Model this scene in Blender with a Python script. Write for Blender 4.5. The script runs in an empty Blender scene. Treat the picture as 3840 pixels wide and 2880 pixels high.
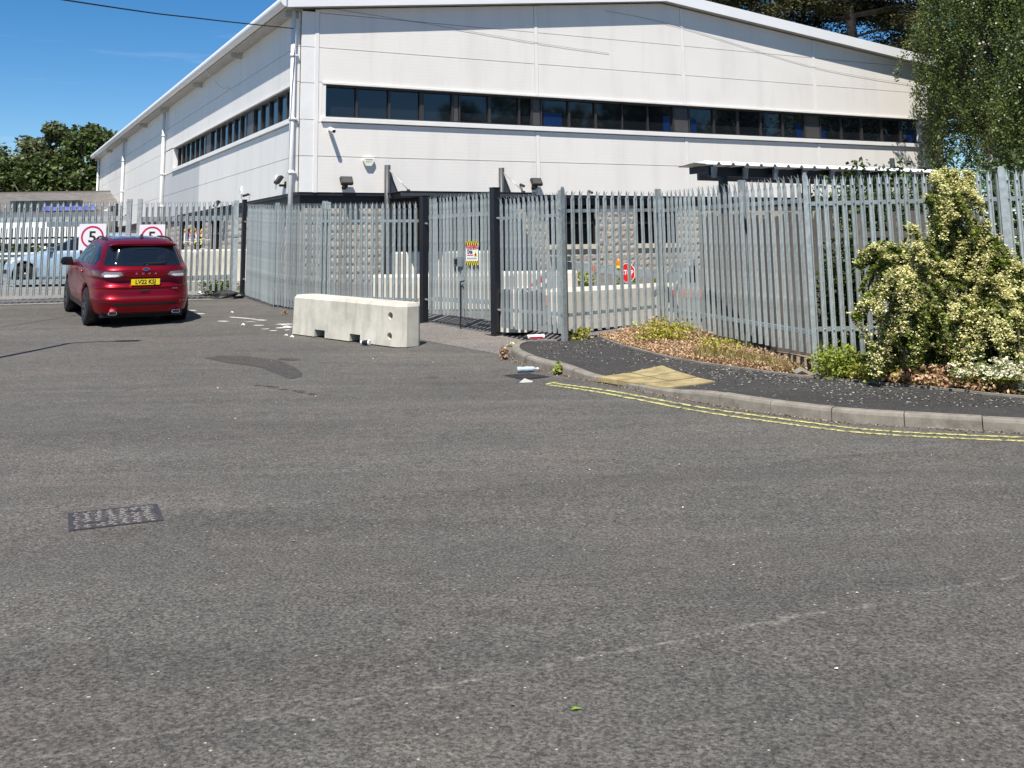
import bpy, bmesh, math, random
import numpy as np
from mathutils import Vector, Matrix
from mathutils.bvhtree import BVHTree

random.seed(7)
rng = np.random.default_rng(7)
R = math.radians
scene = bpy.context.scene
COL = scene.collection

# ------------------------------------------------------------------ camera
CAMZ = 1.66
_p, _r = R(9.308), R(-0.835)
_right = Vector((1, 0, 0)); _fwd = Vector((0, math.cos(_p), math.sin(_p))); _up = Vector((0, -math.sin(_p), math.cos(_p)))
_rt = math.cos(_r) * _right + math.sin(_r) * _up
_ut = -math.sin(_r) * _right + math.cos(_r) * _up
cam = bpy.data.cameras.new('camera')
cam.sensor_fit = 'HORIZONTAL'; cam.sensor_width = 36.0
cam.lens = 3908.8 / 3840 * 36.0
cam.shift_x = 0.0
cam.shift_y = -(1440 - 289.5) / 3840.0
cam.clip_start = 0.1; cam.clip_end = 2000
camo = bpy.data.objects.new('camera', cam); COL.objects.link(camo)
mw = Matrix.Identity(4)
for i, v in enumerate((_rt, _ut, -_fwd)):
    for j in range(3): mw[j][i] = v[j]
mw[2][3] = CAMZ
camo.matrix_world = mw
scene.camera = camo

# ------------------------------------------------------------------ world, sun, exposure
SUN_EL, SUN_AZ = R(60), R(15)          # light travels away from the viewer and 15 deg to the right
Ldir = Vector((math.sin(SUN_AZ) * math.cos(SUN_EL), math.cos(SUN_AZ) * math.cos(SUN_EL), -math.sin(SUN_EL)))
world = bpy.data.worlds.new('World'); scene.world = world; world.use_nodes = True
wn = world.node_tree; wn.nodes.clear()
wo = wn.nodes.new('ShaderNodeOutputWorld'); bg = wn.nodes.new('ShaderNodeBackground')
sky = wn.nodes.new('ShaderNodeTexSky'); sky.sky_type = 'NISHITA'; sky.sun_disc = False
sky.sun_elevation = SUN_EL; sky.sun_rotation = R(180 + 15)
sky.altitude = 800; sky.air_density = 0.9; sky.dust_density = 0.0; sky.ozone_density = 3.0
tc = wn.nodes.new('ShaderNodeTexCoord'); mp = wn.nodes.new('ShaderNodeMapping')
mp.inputs['Scale'].default_value = (1.0, 1.0, 11.0); mp.inputs['Rotation'].default_value = (0.03, 0.05, 0.0)
ns = wn.nodes.new('ShaderNodeTexNoise'); ns.inputs['Scale'].default_value = 2.6; ns.inputs['Detail'].default_value = 6
ns.inputs['Roughness'].default_value = 0.55; ns.inputs['Distortion'].default_value = 0.4
rp = wn.nodes.new('ShaderNodeValToRGB'); rp.color_ramp.elements[0].position = 0.54; rp.color_ramp.elements[1].position = 0.80
rp.color_ramp.elements[0].color = (0, 0, 0, 1); rp.color_ramp.elements[1].color = (0.42, 0.42, 0.42, 1)
mx = wn.nodes.new('ShaderNodeMixRGB'); mx.inputs['Color2'].default_value = (9.0, 9.4, 10.0, 1)
wn.links.new(tc.outputs['Generated'], mp.inputs['Vector']); wn.links.new(mp.outputs['Vector'], ns.inputs['Vector'])
wn.links.new(ns.outputs['Fac'], rp.inputs['Fac']); wn.links.new(rp.outputs['Color'], mx.inputs['Fac'])
hs = wn.nodes.new('ShaderNodeHueSaturation'); hs.inputs['Saturation'].default_value = 1.34; hs.inputs['Value'].default_value = 1.0
wn.links.new(sky.outputs['Color'], hs.inputs['Color']); wn.links.new(hs.outputs['Color'], mx.inputs['Color1']); wn.links.new(mx.outputs['Color'], bg.inputs['Color'])
bg.inputs['Strength'].default_value = 0.079
wn.links.new(bg.outputs['Background'], wo.inputs['Surface'])

sl = bpy.data.lights.new('sun', 'SUN'); sl.energy = 5.0; sl.angle = R(0.53); sl.color = (1.0, 0.95, 0.875)
so = bpy.data.objects.new('sun', sl); COL.objects.link(so)
so.rotation_euler = Ldir.to_track_quat('-Z', 'Y').to_euler(); so.location = (-10, -20, 40)

vs = scene.view_settings
vs.view_transform = 'Standard'; vs.look = 'None'; vs.gamma = 1.0; vs.use_curve_mapping = False
vs.exposure = 0.66
scene.render.engine = 'CYCLES'
scene.cycles.use_denoising = True
scene.cycles.max_bounces = 6
scene.cycles.transparent_max_bounces = 6

# ------------------------------------------------------------------ helpers
def mat(name, col, rough=0.6, metal=0.0, spec=0.5, coat=0.0, noise=None, bump=None, emit=None, alpha=None, island=0.0, hue=0.0, sheen=0.0):
    """procedural Principled material. noise=(scale, amount) value variation, bump=(scale, strength, dist)"""
    m = bpy.data.materials.new(name); m.use_nodes = True
    nt = m.node_tree; b = nt.nodes['Principled BSDF']
    b.inputs['Base Color'].default_value = (*col, 1); b.inputs['Roughness'].default_value = rough
    b.inputs['Metallic'].default_value = metal; b.inputs['Specular IOR Level'].default_value = spec
    b.inputs['Coat Weight'].default_value = coat; b.inputs['Coat Roughness'].default_value = 0.03
    src = None
    if noise or island:
        hsv = nt.nodes.new('ShaderNodeHueSaturation'); hsv.inputs['Color'].default_value = (*col, 1)
        val = None
        if noise:
            t = nt.nodes.new('ShaderNodeTexCoord'); n = nt.nodes.new('ShaderNodeTexNoise')
            n.inputs['Scale'].default_value = noise[0]; n.inputs['Detail'].default_value = 5; n.inputs['Roughness'].default_value = 0.62
            nt.links.new(t.outputs['Object'], n.inputs['Vector'])
            mr = nt.nodes.new('ShaderNodeMapRange'); mr.inputs[1].default_value = 0.3; mr.inputs[2].default_value = 0.7
            mr.inputs[3].default_value = 1 - noise[1]; mr.inputs[4].default_value = 1 + noise[1]
            nt.links.new(n.outputs['Fac'], mr.inputs[0]); val = mr.outputs[0]
        if island:
            gi = nt.nodes.new('ShaderNodeNewGeometry')
            mr2 = nt.nodes.new('ShaderNodeMapRange'); mr2.inputs[3].default_value = 1 - island; mr2.inputs[4].default_value = 1 + island
            nt.links.new(gi.outputs['Random Per Island'], mr2.inputs[0])
            if val is not None:
                mm = nt.nodes.new('ShaderNodeMath'); mm.operation = 'MULTIPLY'
                nt.links.new(val, mm.inputs[0]); nt.links.new(mr2.outputs[0], mm.inputs[1]); val = mm.outputs[0]
            else: val = mr2.outputs[0]
            if hue:
                wn_ = nt.nodes.new('ShaderNodeTexWhiteNoise'); wn_.noise_dimensions = '1D'
                nt.links.new(gi.outputs['Random Per Island'], wn_.inputs['W'])
                mr3 = nt.nodes.new('ShaderNodeMapRange'); mr3.inputs[3].default_value = 0.5 - hue; mr3.inputs[4].default_value = 0.5 + hue
                nt.links.new(wn_.outputs['Value'], mr3.inputs[0]); nt.links.new(mr3.outputs[0], hsv.inputs['Hue'])
        nt.links.new(val, hsv.inputs['Value']); nt.links.new(hsv.outputs['Color'], b.inputs['Base Color'])
    if bump:
        t = nt.nodes.new('ShaderNodeTexCoord'); n = nt.nodes.new('ShaderNodeTexNoise')
        n.inputs['Scale'].default_value = bump[0]; n.inputs['Detail'].default_value = 6
        bp = nt.nodes.new('ShaderNodeBump'); bp.inputs['Strength'].default_value = bump[1]; bp.inputs['Distance'].default_value = bump[2]
        nt.links.new(t.outputs['Object'], n.inputs['Vector']); nt.links.new(n.outputs['Fac'], bp.inputs['Height'])
        nt.links.new(bp.outputs['Normal'], b.inputs['Normal'])
    if emit:
        b.inputs['Emission Color'].default_value = (*emit[0], 1); b.inputs['Emission Strength'].default_value = emit[1]
    return m

def streaks(m, scale=(3.0, 3.0, 0.25), lo=0.80, a=0.52, b=0.75):
    """rain streaks: vertically drawn-out noise multiplied into the colour"""
    nt = m.node_tree; b_ = nt.nodes['Principled BSDF']; lk = b_.inputs['Base Color'].links[0].from_socket
    t = nt.nodes.new('ShaderNodeTexCoord'); mp_ = nt.nodes.new('ShaderNodeMapping'); mp_.inputs['Scale'].default_value = scale
    n = nt.nodes.new('ShaderNodeTexNoise'); n.inputs['Scale'].default_value = 1.0; n.inputs['Detail'].default_value = 6; n.inputs['Roughness'].default_value = 0.6
    r_ = nt.nodes.new('ShaderNodeMapRange'); r_.inputs[1].default_value = a; r_.inputs[2].default_value = b; r_.inputs[3].default_value = 1.0; r_.inputs[4].default_value = lo
    mx_ = nt.nodes.new('ShaderNodeMixRGB'); mx_.blend_type = 'MULTIPLY'; mx_.inputs['Fac'].default_value = 1.0
    nt.links.new(t.outputs['Object'], mp_.inputs['Vector']); nt.links.new(mp_.outputs['Vector'], n.inputs['Vector']); nt.links.new(n.outputs['Fac'], r_.inputs[0])
    nt.links.new(lk, mx_.inputs['Color1']); nt.links.new(r_.outputs[0], mx_.inputs['Color2']); nt.links.new(mx_.outputs['Color'], b_.inputs['Base Color'])
    return m

def leafmat(name, col, island=0.35, hue=0.03, trans=0.35, rough=0.5):
    m = mat(name, col, rough=rough, spec=0.35, island=island, hue=hue)
    nt = m.node_tree; b = nt.nodes['Principled BSDF']; out = nt.nodes['Material Output']
    tr = nt.nodes.new('ShaderNodeBsdfTranslucent'); mxs = nt.nodes.new('ShaderNodeMixShader'); mxs.inputs[0].default_value = trans
    lk = b.inputs['Base Color'].links[0].from_socket
    nt.links.new(lk, tr.inputs['Color'])
    nt.links.new(b.outputs[0], mxs.inputs[1]); nt.links.new(tr.outputs[0], mxs.inputs[2]); nt.links.new(mxs.outputs[0], out.inputs['Surface'])
    return m

def tag(o, label=None, cat=None, group=None, kind=None):
    if label: o['label'] = label
    if cat: o['category'] = cat
    if group: o['group'] = group
    if kind: o['kind'] = kind
    return o

def empty(name, loc=(0, 0, 0), rz=0.0):
    o = bpy.data.objects.new(name, None); COL.objects.link(o)
    o.location = loc; o.rotation_euler = (0, 0, rz); o.empty_display_size = 0.2
    return o

def link(name, me, m=None, parent=None, loc=None, rot=None, scale=None):
    o = bpy.data.objects.new(name, me); COL.objects.link(o)
    if m is not None and len(me.materials) == 0: me.materials.append(m)
    if parent is not None: o.parent = parent
    if loc is not None: o.location = loc
    if rot is not None: o.rotation_euler = rot
    if scale is not None: o.scale = scale
    return o

class MB:
    """collects simple shapes for ONE mesh"""
    def __init__(s): s.v = []; s.f = []
    def add(s, vs, fs):
        k = len(s.v); s.v += [tuple(q) for q in vs]; s.f += [tuple(i + k for i in q) for q in fs]; return s
    def box(s, a, b):
        x0, y0, z0 = a; x1, y1, z1 = b
        return s.add([(x0, y0, z0), (x1, y0, z0), (x1, y1, z0), (x0, y1, z0), (x0, y0, z1), (x1, y0, z1), (x1, y1, z1), (x0, y1, z1)],
                     [(0, 3, 2, 1), (4, 5, 6, 7), (0, 1, 5, 4), (1, 2, 6, 5), (2, 3, 7, 6), (3, 0, 4, 7)])
    def bar(s, p, q, w, h=None, up=(0, 0, 1)):
        """box beam from p to q of section w x h"""
        h = h or w; p = Vector(p); q = Vector(q); d = (q - p).normalized(); up = Vector(up)
        if abs(d.dot(up)) > 0.98: up = Vector((0, 1, 0))
        a = d.cross(up).normalized() * (w / 2); b = a.cross(d).normalized() * (h / 2)
        c = [p - a - b, p + a - b, p + a + b, p - a + b, q - a - b, q + a - b, q + a + b, q - a + b]
        return s.add(c, [(0, 3, 2, 1), (4, 5, 6, 7), (0, 1, 5, 4), (1, 2, 6, 5), (2, 3, 7, 6), (3, 0, 4, 7)])
    def tube(s, path, r, n=8, cap=True):
        path = [Vector(p) for p in path]; rs = r if isinstance(r, (list, tuple)) else [r] * len(path)
        k0 = len(s.v); prev = None
        for i, p in enumerate(path):
            d = (path[min(i + 1, len(path) - 1)] - path[max(i - 1, 0)])
            d = d.normalized() if d.length > 1e-9 else Vector((0, 0, 1))
            up = prev if prev is not None else (Vector((0, 0, 1)) if abs(d.z) < 0.9 else Vector((1, 0, 0)))
            a = d.cross(up)
            if a.length < 1e-6: a = d.cross(Vector((1, 0, 0)))
            a.normalize(); b = a.cross(d).normalized(); prev = b
            for j in range(n):
                t = 2 * math.pi * j / n
                s.v.append(tuple(p + a * math.cos(t) * rs[i] + b * math.sin(t) * rs[i]))
        for i in range(len(path) - 1):
            for j in range(n):
                j2 = (j + 1) % n; u = k0 + i * n
                s.f.append((u + j, u + j2, u + n + j2, u + n + j))
        if cap:
            s.f.append(tuple(k0 + j for j in range(n - 1, -1, -1))); u = k0 + (len(path) - 1) * n
            s.f.append(tuple(u + j for j in range(n)))
        return s
    def prism(s, poly, fn, t0, t1):
        """2-D polygon pushed from depth t0 to t1 through fn(a, b, t) -> xyz"""
        n = len(poly)
        vs = [fn(a, b, t0) for a, b in poly] + [fn(a, b, t1) for a, b in poly]
        fs = [tuple(range(n)), tuple(range(2 * n - 1, n - 1, -1))] + [(i, i + n, (i + 1) % n + n, (i + 1) % n) for i in range(n)]
        return s.add(vs, fs)
    def lathe(s, prof, n=24, axis='x', c=(0, 0, 0)):
        k0 = len(s.v)
        for a, r_ in prof:
            for j in range(n):
                t = 2 * math.pi * j / n; u, w_ = r_ * math.cos(t), r_ * math.sin(t)
                q = {'x': (a, u, w_), 'y': (u, a, w_), 'z': (u, w_, a)}[axis]
                s.v.append((q[0] + c[0], q[1] + c[1], q[2] + c[2]))
        for i in range(len(prof) - 1):
            for j in range(n):
                j2 = (j + 1) % n; s.f.append((k0 + i * n + j, k0 + i * n + j2, k0 + (i + 1) * n + j2, k0 + (i + 1) * n + j))
        return s
    def mesh(s, name, smooth=False, bevel=0.0, seg=2):
        me = bpy.data.meshes.new(name)
        bm = bmesh.new(); vs = [bm.verts.new(q) for q in s.v]
        for f in s.f:
            try: bm.faces.new([vs[i] for i in f])
            except ValueError: pass
        bmesh.ops.remove_doubles(bm, verts=bm.verts, dist=1e-6)
        bmesh.ops.recalc_face_normals(bm, faces=bm.faces)
        if bevel:
            es = [e for e in bm.edges if len(e.link_faces) == 2 and e.calc_face_angle(0) > 0.6]
            bmesh.ops.bevel(bm, geom=es, offset=bevel, segments=seg, affect='EDGES', profile=0.6, clamp_overlap=True)
        bm.to_mesh(me); bm.free()
        if smooth:
            for p in me.polygons: p.use_smooth = True
        return me
    def build(s, name, m, parent=None, smooth=False, bevel=0.0, seg=2, loc=None, rot=None):
        return link(name, s.mesh(name, smooth, bevel, seg), m, parent, loc, rot)

def np_mesh(name, v, faces, nper):
    """fast mesh from arrays; faces (M, nper)"""
    me = bpy.data.meshes.new(name)
    v = np.asarray(v, np.float32); faces = np.asarray(faces, np.int32)
    me.vertices.add(len(v)); me.vertices.foreach_set('co', v.ravel())
    me.loops.add(faces.size); me.loops.foreach_set('vertex_index', faces.ravel())
    me.polygons.add(len(faces)); me.polygons.foreach_set('loop_start', np.arange(0, faces.size, nper, dtype=np.int32))
    me.update(calc_edges=True); me.validate()
    return me

def leaf_mesh(name, pts, size, up=0.5, aspect=0.55, hang=0.0, seed=1, jitter=0.35):
    """one small four-cornered leaf at each point"""
    g_ = np.random.default_rng(seed); n = len(pts)
    nrm = g_.normal(size=(n, 3)); nrm[:, 2] = np.abs(nrm[:, 2]) + up; nrm /= np.linalg.norm(nrm, axis=1)[:, None]
    d = g_.normal(size=(n, 3)); d[:, 2] -= hang; d -= (d * nrm).sum(1)[:, None] * nrm; d /= np.linalg.norm(d, axis=1)[:, None]
    e = np.cross(nrm, d)
    s = (np.asarray(size) * (1 + jitter * (g_.random(n) * 2 - 1)))[:, None]
    P = np.asarray(pts)
    a = P - d * s * 0.5; b = P + e * s * aspect * 0.5 + d * s * 0.05 + nrm * s * 0.07; c = P + d * s * 0.5; f = P - e * s * aspect * 0.5 + d * s * 0.05 + nrm * s * 0.07
    v = np.stack([a, b, c, f], 1).reshape(-1, 3)
    idx = np.arange(n * 4).reshape(n, 4)
    return np_mesh(name, v, idx, 4)

def text_mesh(name, body, size, m, parent, loc, rot=(0, 0, 0), sx=1.0, ext=0.0008, bold=0.0, align='CENTER'):
    cu = bpy.data.curves.new(name, 'FONT'); cu.body = body; cu.size = size; cu.extrude = ext; cu.align_x = align; cu.align_y = 'CENTER'
    cu.offset = bold; cu.resolution_u = 3
    o = bpy.data.objects.new(name, cu); COL.objects.link(o)
    me = bpy.data.meshes.new_from_object(o.evaluated_get(bpy.context.evaluated_depsgraph_get()))
    COL.objects.unlink(o); bpy.data.objects.remove(o)
    me.materials.clear()
    return link(name, me, m, parent, loc, rot, (sx, 1, 1))

def copy_tree(o, parent=None):
    c = o.copy(); COL.objects.link(c); c.parent = parent
    for ch in list(o.children): copy_tree(ch, c)
    return c

# ground height: the road climbs gently from the camera to the yard
_GY = [-60, 3, 6, 9, 13, 16, 18.6, 20, 22.3, 25, 28, 33, 60, 400]
_GZ = [-.02, -.01, .0, .03, .10, .20, .33, .40, .54, .68, .80, .83, .86, .9]
def _g(y):
    k = len(_GY); h = [_GY[i + 1] - _GY[i] for i in range(k - 1)]; dl = [(_GZ[i + 1] - _GZ[i]) / h[i] for i in range(k - 1)]
    mm = [dl[0]] + [0 if dl[i - 1] * dl[i] <= 0 else 2 * dl[i - 1] * dl[i] / (dl[i - 1] + dl[i]) for i in range(1, k - 1)] + [dl[-1]]
    y = min(max(y, _GY[0]), _GY[-1] - 1e-6); i = max(j for j in range(k - 1) if _GY[j] <= y)
    t = (y - _GY[i]) / h[i]
    return (2*t**3-3*t*t+1)*_GZ[i] + (t**3-2*t*t+t)*h[i]*mm[i] + (-2*t**3+3*t*t)*_GZ[i+1] + (t**3-t*t)*h[i]*mm[i+1]
KY = [-60, -20, -5] + [i * 0.5 for i in range(0, 81)] + [60, 100, 200, 390]
KZ = [_g(y) for y in KY]
def g(y): return float(np.interp(y, KY, KZ))

def sheet(name, poly, dz, m, kind='structure', skirt=0.0):
    """flat-laid sheet that follows the ground"""
    bm = bmesh.new(); f = bm.faces.new([bm.verts.new((x, y, 0)) for x, y in poly])
    ys = [y for _, y in poly]
    for k in KY:
        if min(ys) < k < max(ys):
            bmesh.ops.bisect_plane(bm, geom=bm.verts[:] + bm.edges[:] + bm.faces[:], plane_co=(0, k, 0), plane_no=(0, 1, 0))
    bmesh.ops.triangulate(bm, faces=bm.faces[:])
    for v in bm.verts: v.co.z = g(v.co.y) + dz
    if skirt:
        es = [e for e in bm.edges if e.is_boundary]
        r_ = bmesh.ops.extrude_edge_only(bm, edges=es)
        for v in r_['geom']:
            if isinstance(v, bmesh.types.BMVert): v.co.z -= skirt
    bmesh.ops.recalc_face_normals(bm, faces=bm.faces)
    for f in bm.faces:
        if f.normal.z < -0.5: f.normal_flip()
    me = bpy.data.meshes.new(name); bm.to_mesh(me); bm.free()
    o = link(name, me, m); tag(o, kind=kind); return o

def catmull(pts, n=12):
    pts = [np.array(p, float) for p in pts]; out = []
    for i in range(len(pts) - 1):
        p0 = pts[max(i - 1, 0)]; p1 = pts[i]; p2 = pts[i + 1]; p3 = pts[min(i + 2, len(pts) - 1)]
        for j in range(n):
            t = j / n
            out.append(0.5 * ((2*p1) + (-p0+p2)*t + (2*p0-5*p1+4*p2-p3)*t*t + (-p0+3*p1-3*p2+p3)*t**3))
    out.append(pts[-1]); return out

# ------------------------------------------------------------------ shared materials
def asphalt_mat(name, base=0.05, joints=True, fine=1.0, tint=(1.065, 1.0, 0.88)):
    m = bpy.data.materials.new(name); m.use_nodes = True; nt = m.node_tree; b = nt.nodes['Principled BSDF']
    N = nt.nodes.new; Lk = nt.links.new
    t = N('ShaderNodeTexCoord')
    def noise(sc, det=4, ro=0.6):
        n = N('ShaderNodeTexNoise'); n.inputs['Scale'].default_value = sc; n.inputs['Detail'].default_value = det; n.inputs['Roughness'].default_value = ro
        Lk(t.outputs['Object'], n.inputs['Vector']); return n.outputs['Fac']
    def rng_(s, a, b_, c, d):
        r_ = N('ShaderNodeMapRange'); r_.inputs[1].default_value = a; r_.inputs[2].default_value = b_; r_.inputs[3].default_value = c; r_.inputs[4].default_value = d
        Lk(s, r_.inputs[0]); return r_.outputs[0]
    def math_(op, a, b_=None):
        k = N('ShaderNodeMath'); k.operation = op
        for i, q in enumerate((a, b_)):
            if q is None: continue
            if isinstance(q, (int, float)): k.inputs[i].default_value = q
            else: Lk(q, k.inputs[i])
        return k.outputs[0]
    grain = rng_(noise(62 * fine, 3, 0.8), 0.34, 0.66, 0.34, 1.72)
    vor = N('ShaderNodeTexVoronoi'); vor.inputs['Scale'].default_value = 72 * fine; Lk(t.outputs['Object'], vor.inputs['Vector'])
    sepc = N('ShaderNodeSeparateColor'); Lk(vor.outputs['Color'], sepc.inputs[0])
    stone = rng_(sepc.outputs[0], 0.0, 1.0, 0.72, 1.3)
    flecks = math_('MULTIPLY', math_('GREATER_THAN', sepc.outputs[1], 0.9965), math_('LESS_THAN', vor.outputs['Distance'], 0.42))
    mid = rng_(noise(7, 4), 0.3, 0.7, 0.88, 1.12); big = rng_(noise(0.45, 4, 0.55), 0.3, 0.7, 0.90, 1.10)
    mpp = N('ShaderNodeMapping'); mpp.inputs['Rotation'].default_value = (0, 0, 0.55); mpp.inputs['Scale'].default_value = (0.22, 1.5, 1.0); Lk(t.outputs['Object'], mpp.inputs['Vector'])
    trk = N('ShaderNodeTexNoise'); trk.inputs['Scale'].default_value = 1.0; trk.inputs['Detail'].default_value = 4; trk.inputs['Distortion'].default_value = 1.2; Lk(mpp.outputs['Vector'], trk.inputs['Vector'])
    mid = math_('MULTIPLY', mid, rng_(trk.outputs['Fac'], 0.3, 0.7, 0.86, 1.14))
    spots = rng_(noise(2.3, 3, 0.5), 0.66, 0.74, 1.0, 0.80)
    mid = math_('MULTIPLY', mid, spots)
    v = math_('MULTIPLY', math_('MULTIPLY', grain, stone), math_('MULTIPLY', mid, big))
    sx = N('ShaderNodeSeparateXYZ'); Lk(t.outputs['Object'], sx.inputs[0])
    if joints:
        wob = math_('MULTIPLY', math_('SUBTRACT', noise(2.1, 8, 0.72), 0.5), 0.55)
        wob2 = math_('MULTIPLY', rng_(noise(14, 4, .7), 0.42, 0.62, 0.0, 1.0), rng_(sx.outputs[0], -3.5, 0.6, 0.0, 1.0))
        def line(p, q, wd, amt, v):
            d = Vector((q[0] - p[0], q[1] - p[1], 0)).normalized(); nx, ny = -d.y, d.x
            s = math_('ADD', math_('ADD', math_('MULTIPLY', sx.outputs[0], nx), math_('MULTIPLY', sx.outputs[1], ny)), -(p[0] * nx + p[1] * ny))
            s = math_('ADD', s, math_('MULTIPLY', wob, 0.5)); a = math_('ABSOLUTE', s)
            k = math_('MULTIPLY', rng_(a, 0.0, wd, 1.0, 0.0), wob2)
            return math_('ADD', v, math_('MULTIPLY', k, amt)), s
        v, _ = line((0.02, 4.52), (2.53, 5.58), 0.020, 1.7, v)
        v, s2 = line((0.37, 7.79), (3.3, 8.72), 0.03, -0.35, v)
        v = math_('MULTIPLY', v, rng_(s2, -0.02, 0.1, 1.0, 1.10))
        cw = N('ShaderNodeTexNoise'); cw.inputs['Scale'].default_value = 1.6; cw.inputs['Detail'].default_value = 6; Lk(t.outputs['Object'], cw.inputs['Vector'])
        va = N('ShaderNodeVectorMath'); va.operation = 'MULTIPLY_ADD'; va.inputs[1].default_value = (0.9, 0.9, 0); Lk(cw.outputs['Color'], va.inputs[0]); Lk(t.outputs['Object'], va.inputs[2])
        cv = N('ShaderNodeTexVoronoi'); cv.feature = 'DISTANCE_TO_EDGE'; cv.inputs['Scale'].default_value = 0.16; Lk(va.outputs[0], cv.inputs['Vector'])
        crk = math_('MULTIPLY', rng_(cv.outputs['Distance'], 0.0, 0.0022, 1.0, 0.0), rng_(noise(0.35, 2), 0.54, 0.64, 0.0, 0.4))
        v = math_('MULTIPLY', v, math_('SUBTRACT', 1.0, crk))
    v = math_('ADD', v, math_('MULTIPLY', flecks, 3.5))
    rgb = N('ShaderNodeCombineColor'); 
    for i in range(3): Lk(math_('MULTIPLY', v, base * tint[i]), rgb.inputs[i])
    # faint warm blotches
    mixc = N('ShaderNodeMixRGB'); mixc.blend_type = 'MULTIPLY'; mixc.inputs['Color2'].default_value = (1.03, 0.985, 0.975, 1)
    Lk(rng_(noise(0.9, 3), 0.45, 0.65, 0, 1), mixc.inputs['Fac']); Lk(rgb.outputs[0], mixc.inputs['Color1'])
    Lk(mixc.outputs[0], b.inputs['Base Color'])
    b.inputs['Roughness'].default_value = 0.82; b.inputs['Specular IOR Level'].default_value = 0.35
    bp = N('ShaderNodeBump'); bp.inputs['Strength'].default_value = 0.45; bp.inputs['Distance'].default_value = 0.005
    Lk(math_('ADD', noise(85 * fine, 3, 0.75), math_('MULTIPLY', vor.outputs['Distance'], -0.6)), bp.inputs['Height']); Lk(bp.outputs[0], b.inputs['Normal'])
    return m

M = {}
M['asphalt'] = asphalt_mat('asphalt_old', 0.071)
M['asphalt_wet'] = asphalt_mat('asphalt_damp', 0.047, joints=False)
M['pavement'] = asphalt_mat('pavement_asphalt', 0.034, joints=False, fine=1.2, tint=(1.06, 1.0, 0.92))
M['apron'] = asphalt_mat('apron_pink', 0.14, joints=False, tint=(1.06, 0.95, 0.86))
M['yard'] = asphalt_mat('yard_concrete', 0.17, joints=False, fine=0.6, tint=(1.05, 1.0, 0.92))
M['yardback'] = asphalt_mat('yard_tarmac', 0.11, joints=False, fine=0.7, tint=(1.05, 0.98, 0.92))
M['kerb'] = mat('kerb_concrete', (0.20, 0.178, 0.145), 0.85, noise=(6, 0.25), bump=(60, 0.4, 0.004))
M['soil'] = mat('dry_soil', (0.20, 0.15, 0.10), 0.95, noise=(9, 0.35), bump=(30, 0.6, 0.02))
M['yellow'] = mat('yellow_road_paint', (0.50, 0.46, 0.13), 0.7, noise=(25, 0.25))
M['white_mark'] = mat('white_road_paint', (0.50, 0.49, 0.46), 0.7, noise=(25, 0.45))
M['tactile'] = mat('buff_paving', (0.29, 0.23, 0.11), 0.85, noise=(5, 0.4), bump=(50, 0.5, 0.006))
M['galv'] = mat('galvanised_steel', (0.39, 0.425, 0.415), 0.40, metal=0.42, noise=(14, 0.22), bump=(40, 0.1, 0.002))
M['galv_dull'] = mat('galvanised_steel_dull', (0.26, 0.30, 0.31), 0.55, metal=0.35, noise=(7, 0.22))
M['black_steel'] = mat('black_painted_steel', (0.012, 0.013, 0.016), 0.42, noise=(6, 0.2))
M['dark_steel'] = mat('dark_grey_steel', (0.04, 0.045, 0.05), 0.5, noise=(4, 0.15))
M['conc'] = mat('precast_concrete', (0.52, 0.49, 0.41), 0.85, noise=(2.2, 0.2), bump=(45, 0.25, 0.004))
M['conc_w'] = mat('pale_precast_concrete', (0.62, 0.58, 0.50), 0.85, noise=(2.0, 0.12), bump=(40, 0.2, 0.004))
M['darkglass'] = mat('dark_window_glass', (0.004, 0.005, 0.006), 0.12, spec=0.12)
M['glass'] = mat('tinted_glass', (0.008, 0.010, 0.013), 0.04, spec=0.8)
M['white'] = mat('white_sheet', (0.80, 0.80, 0.79), 0.5)
M['red'] = mat('sign_red', (0.50, 0.01, 0.04), 0.4)
M['black'] = mat('matt_black', (0.01, 0.01, 0.011), 0.6)
M['signyellow'] = mat('sign_yellow', (0.80, 0.66, 0.02), 0.45)
M['timber'] = mat('weathered_timber', (0.20, 0.165, 0.135), 0.85, noise=(3, 0.35), bump=(20, 0.4, 0.004))
M['bark'] = mat('bark', (0.16, 0.125, 0.095), 0.9, noise=(5, 0.4), bump=(12, 0.6, 0.02))

streaks(M['conc'], (5, 5, 1.2), .72, .50, .72); streaks(M['conc_w'], (4, 4, .8), .78, .50, .75); streaks(M['kerb'], (9, 9, 9), .6, .5, .75)

def objrand(m, amt):
    """each object of this material a little lighter or darker than the next"""
    nt = m.node_tree; b_ = nt.nodes['Principled BSDF']; lk = b_.inputs['Base Color'].links[0].from_socket
    oi = nt.nodes.new('ShaderNodeObjectInfo'); r_ = nt.nodes.new('ShaderNodeMapRange'); r_.inputs[3].default_value = 1 - amt; r_.inputs[4].default_value = 1 + amt
    mx_ = nt.nodes.new('ShaderNodeMixRGB'); mx_.blend_type = 'MULTIPLY'; mx_.inputs['Fac'].default_value = 1.0
    nt.links.new(oi.outputs['Random'], r_.inputs[0]); nt.links.new(lk, mx_.inputs['Color1']); nt.links.new(r_.outputs[0], mx_.inputs['Color2']); nt.links.new(mx_.outputs['Color'], b_.inputs['Base Color'])
objrand(M['galv'], .16); streaks(M['galv'], (14, 14, 2.0), .72, .52, .75)
# ------------------------------------------------------------------ ground, road, pavement
mbg = MB()
XS = [-300, -60, -20, 20, 60, 300]
for y in KY:
    for x in XS: mbg.v.append((x, y, g(y)))
nx = len(XS)
for i in range(len(KY) - 1):
    for j in range(nx - 1): mbg.f.append((i*nx+j, i*nx+j+1, (i+1)*nx+j+1, (i+1)*nx+j))
o = mbg.build('road', M['asphalt']); tag(o, 'worn grey asphalt road filling the foreground', kind='structure')

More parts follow.
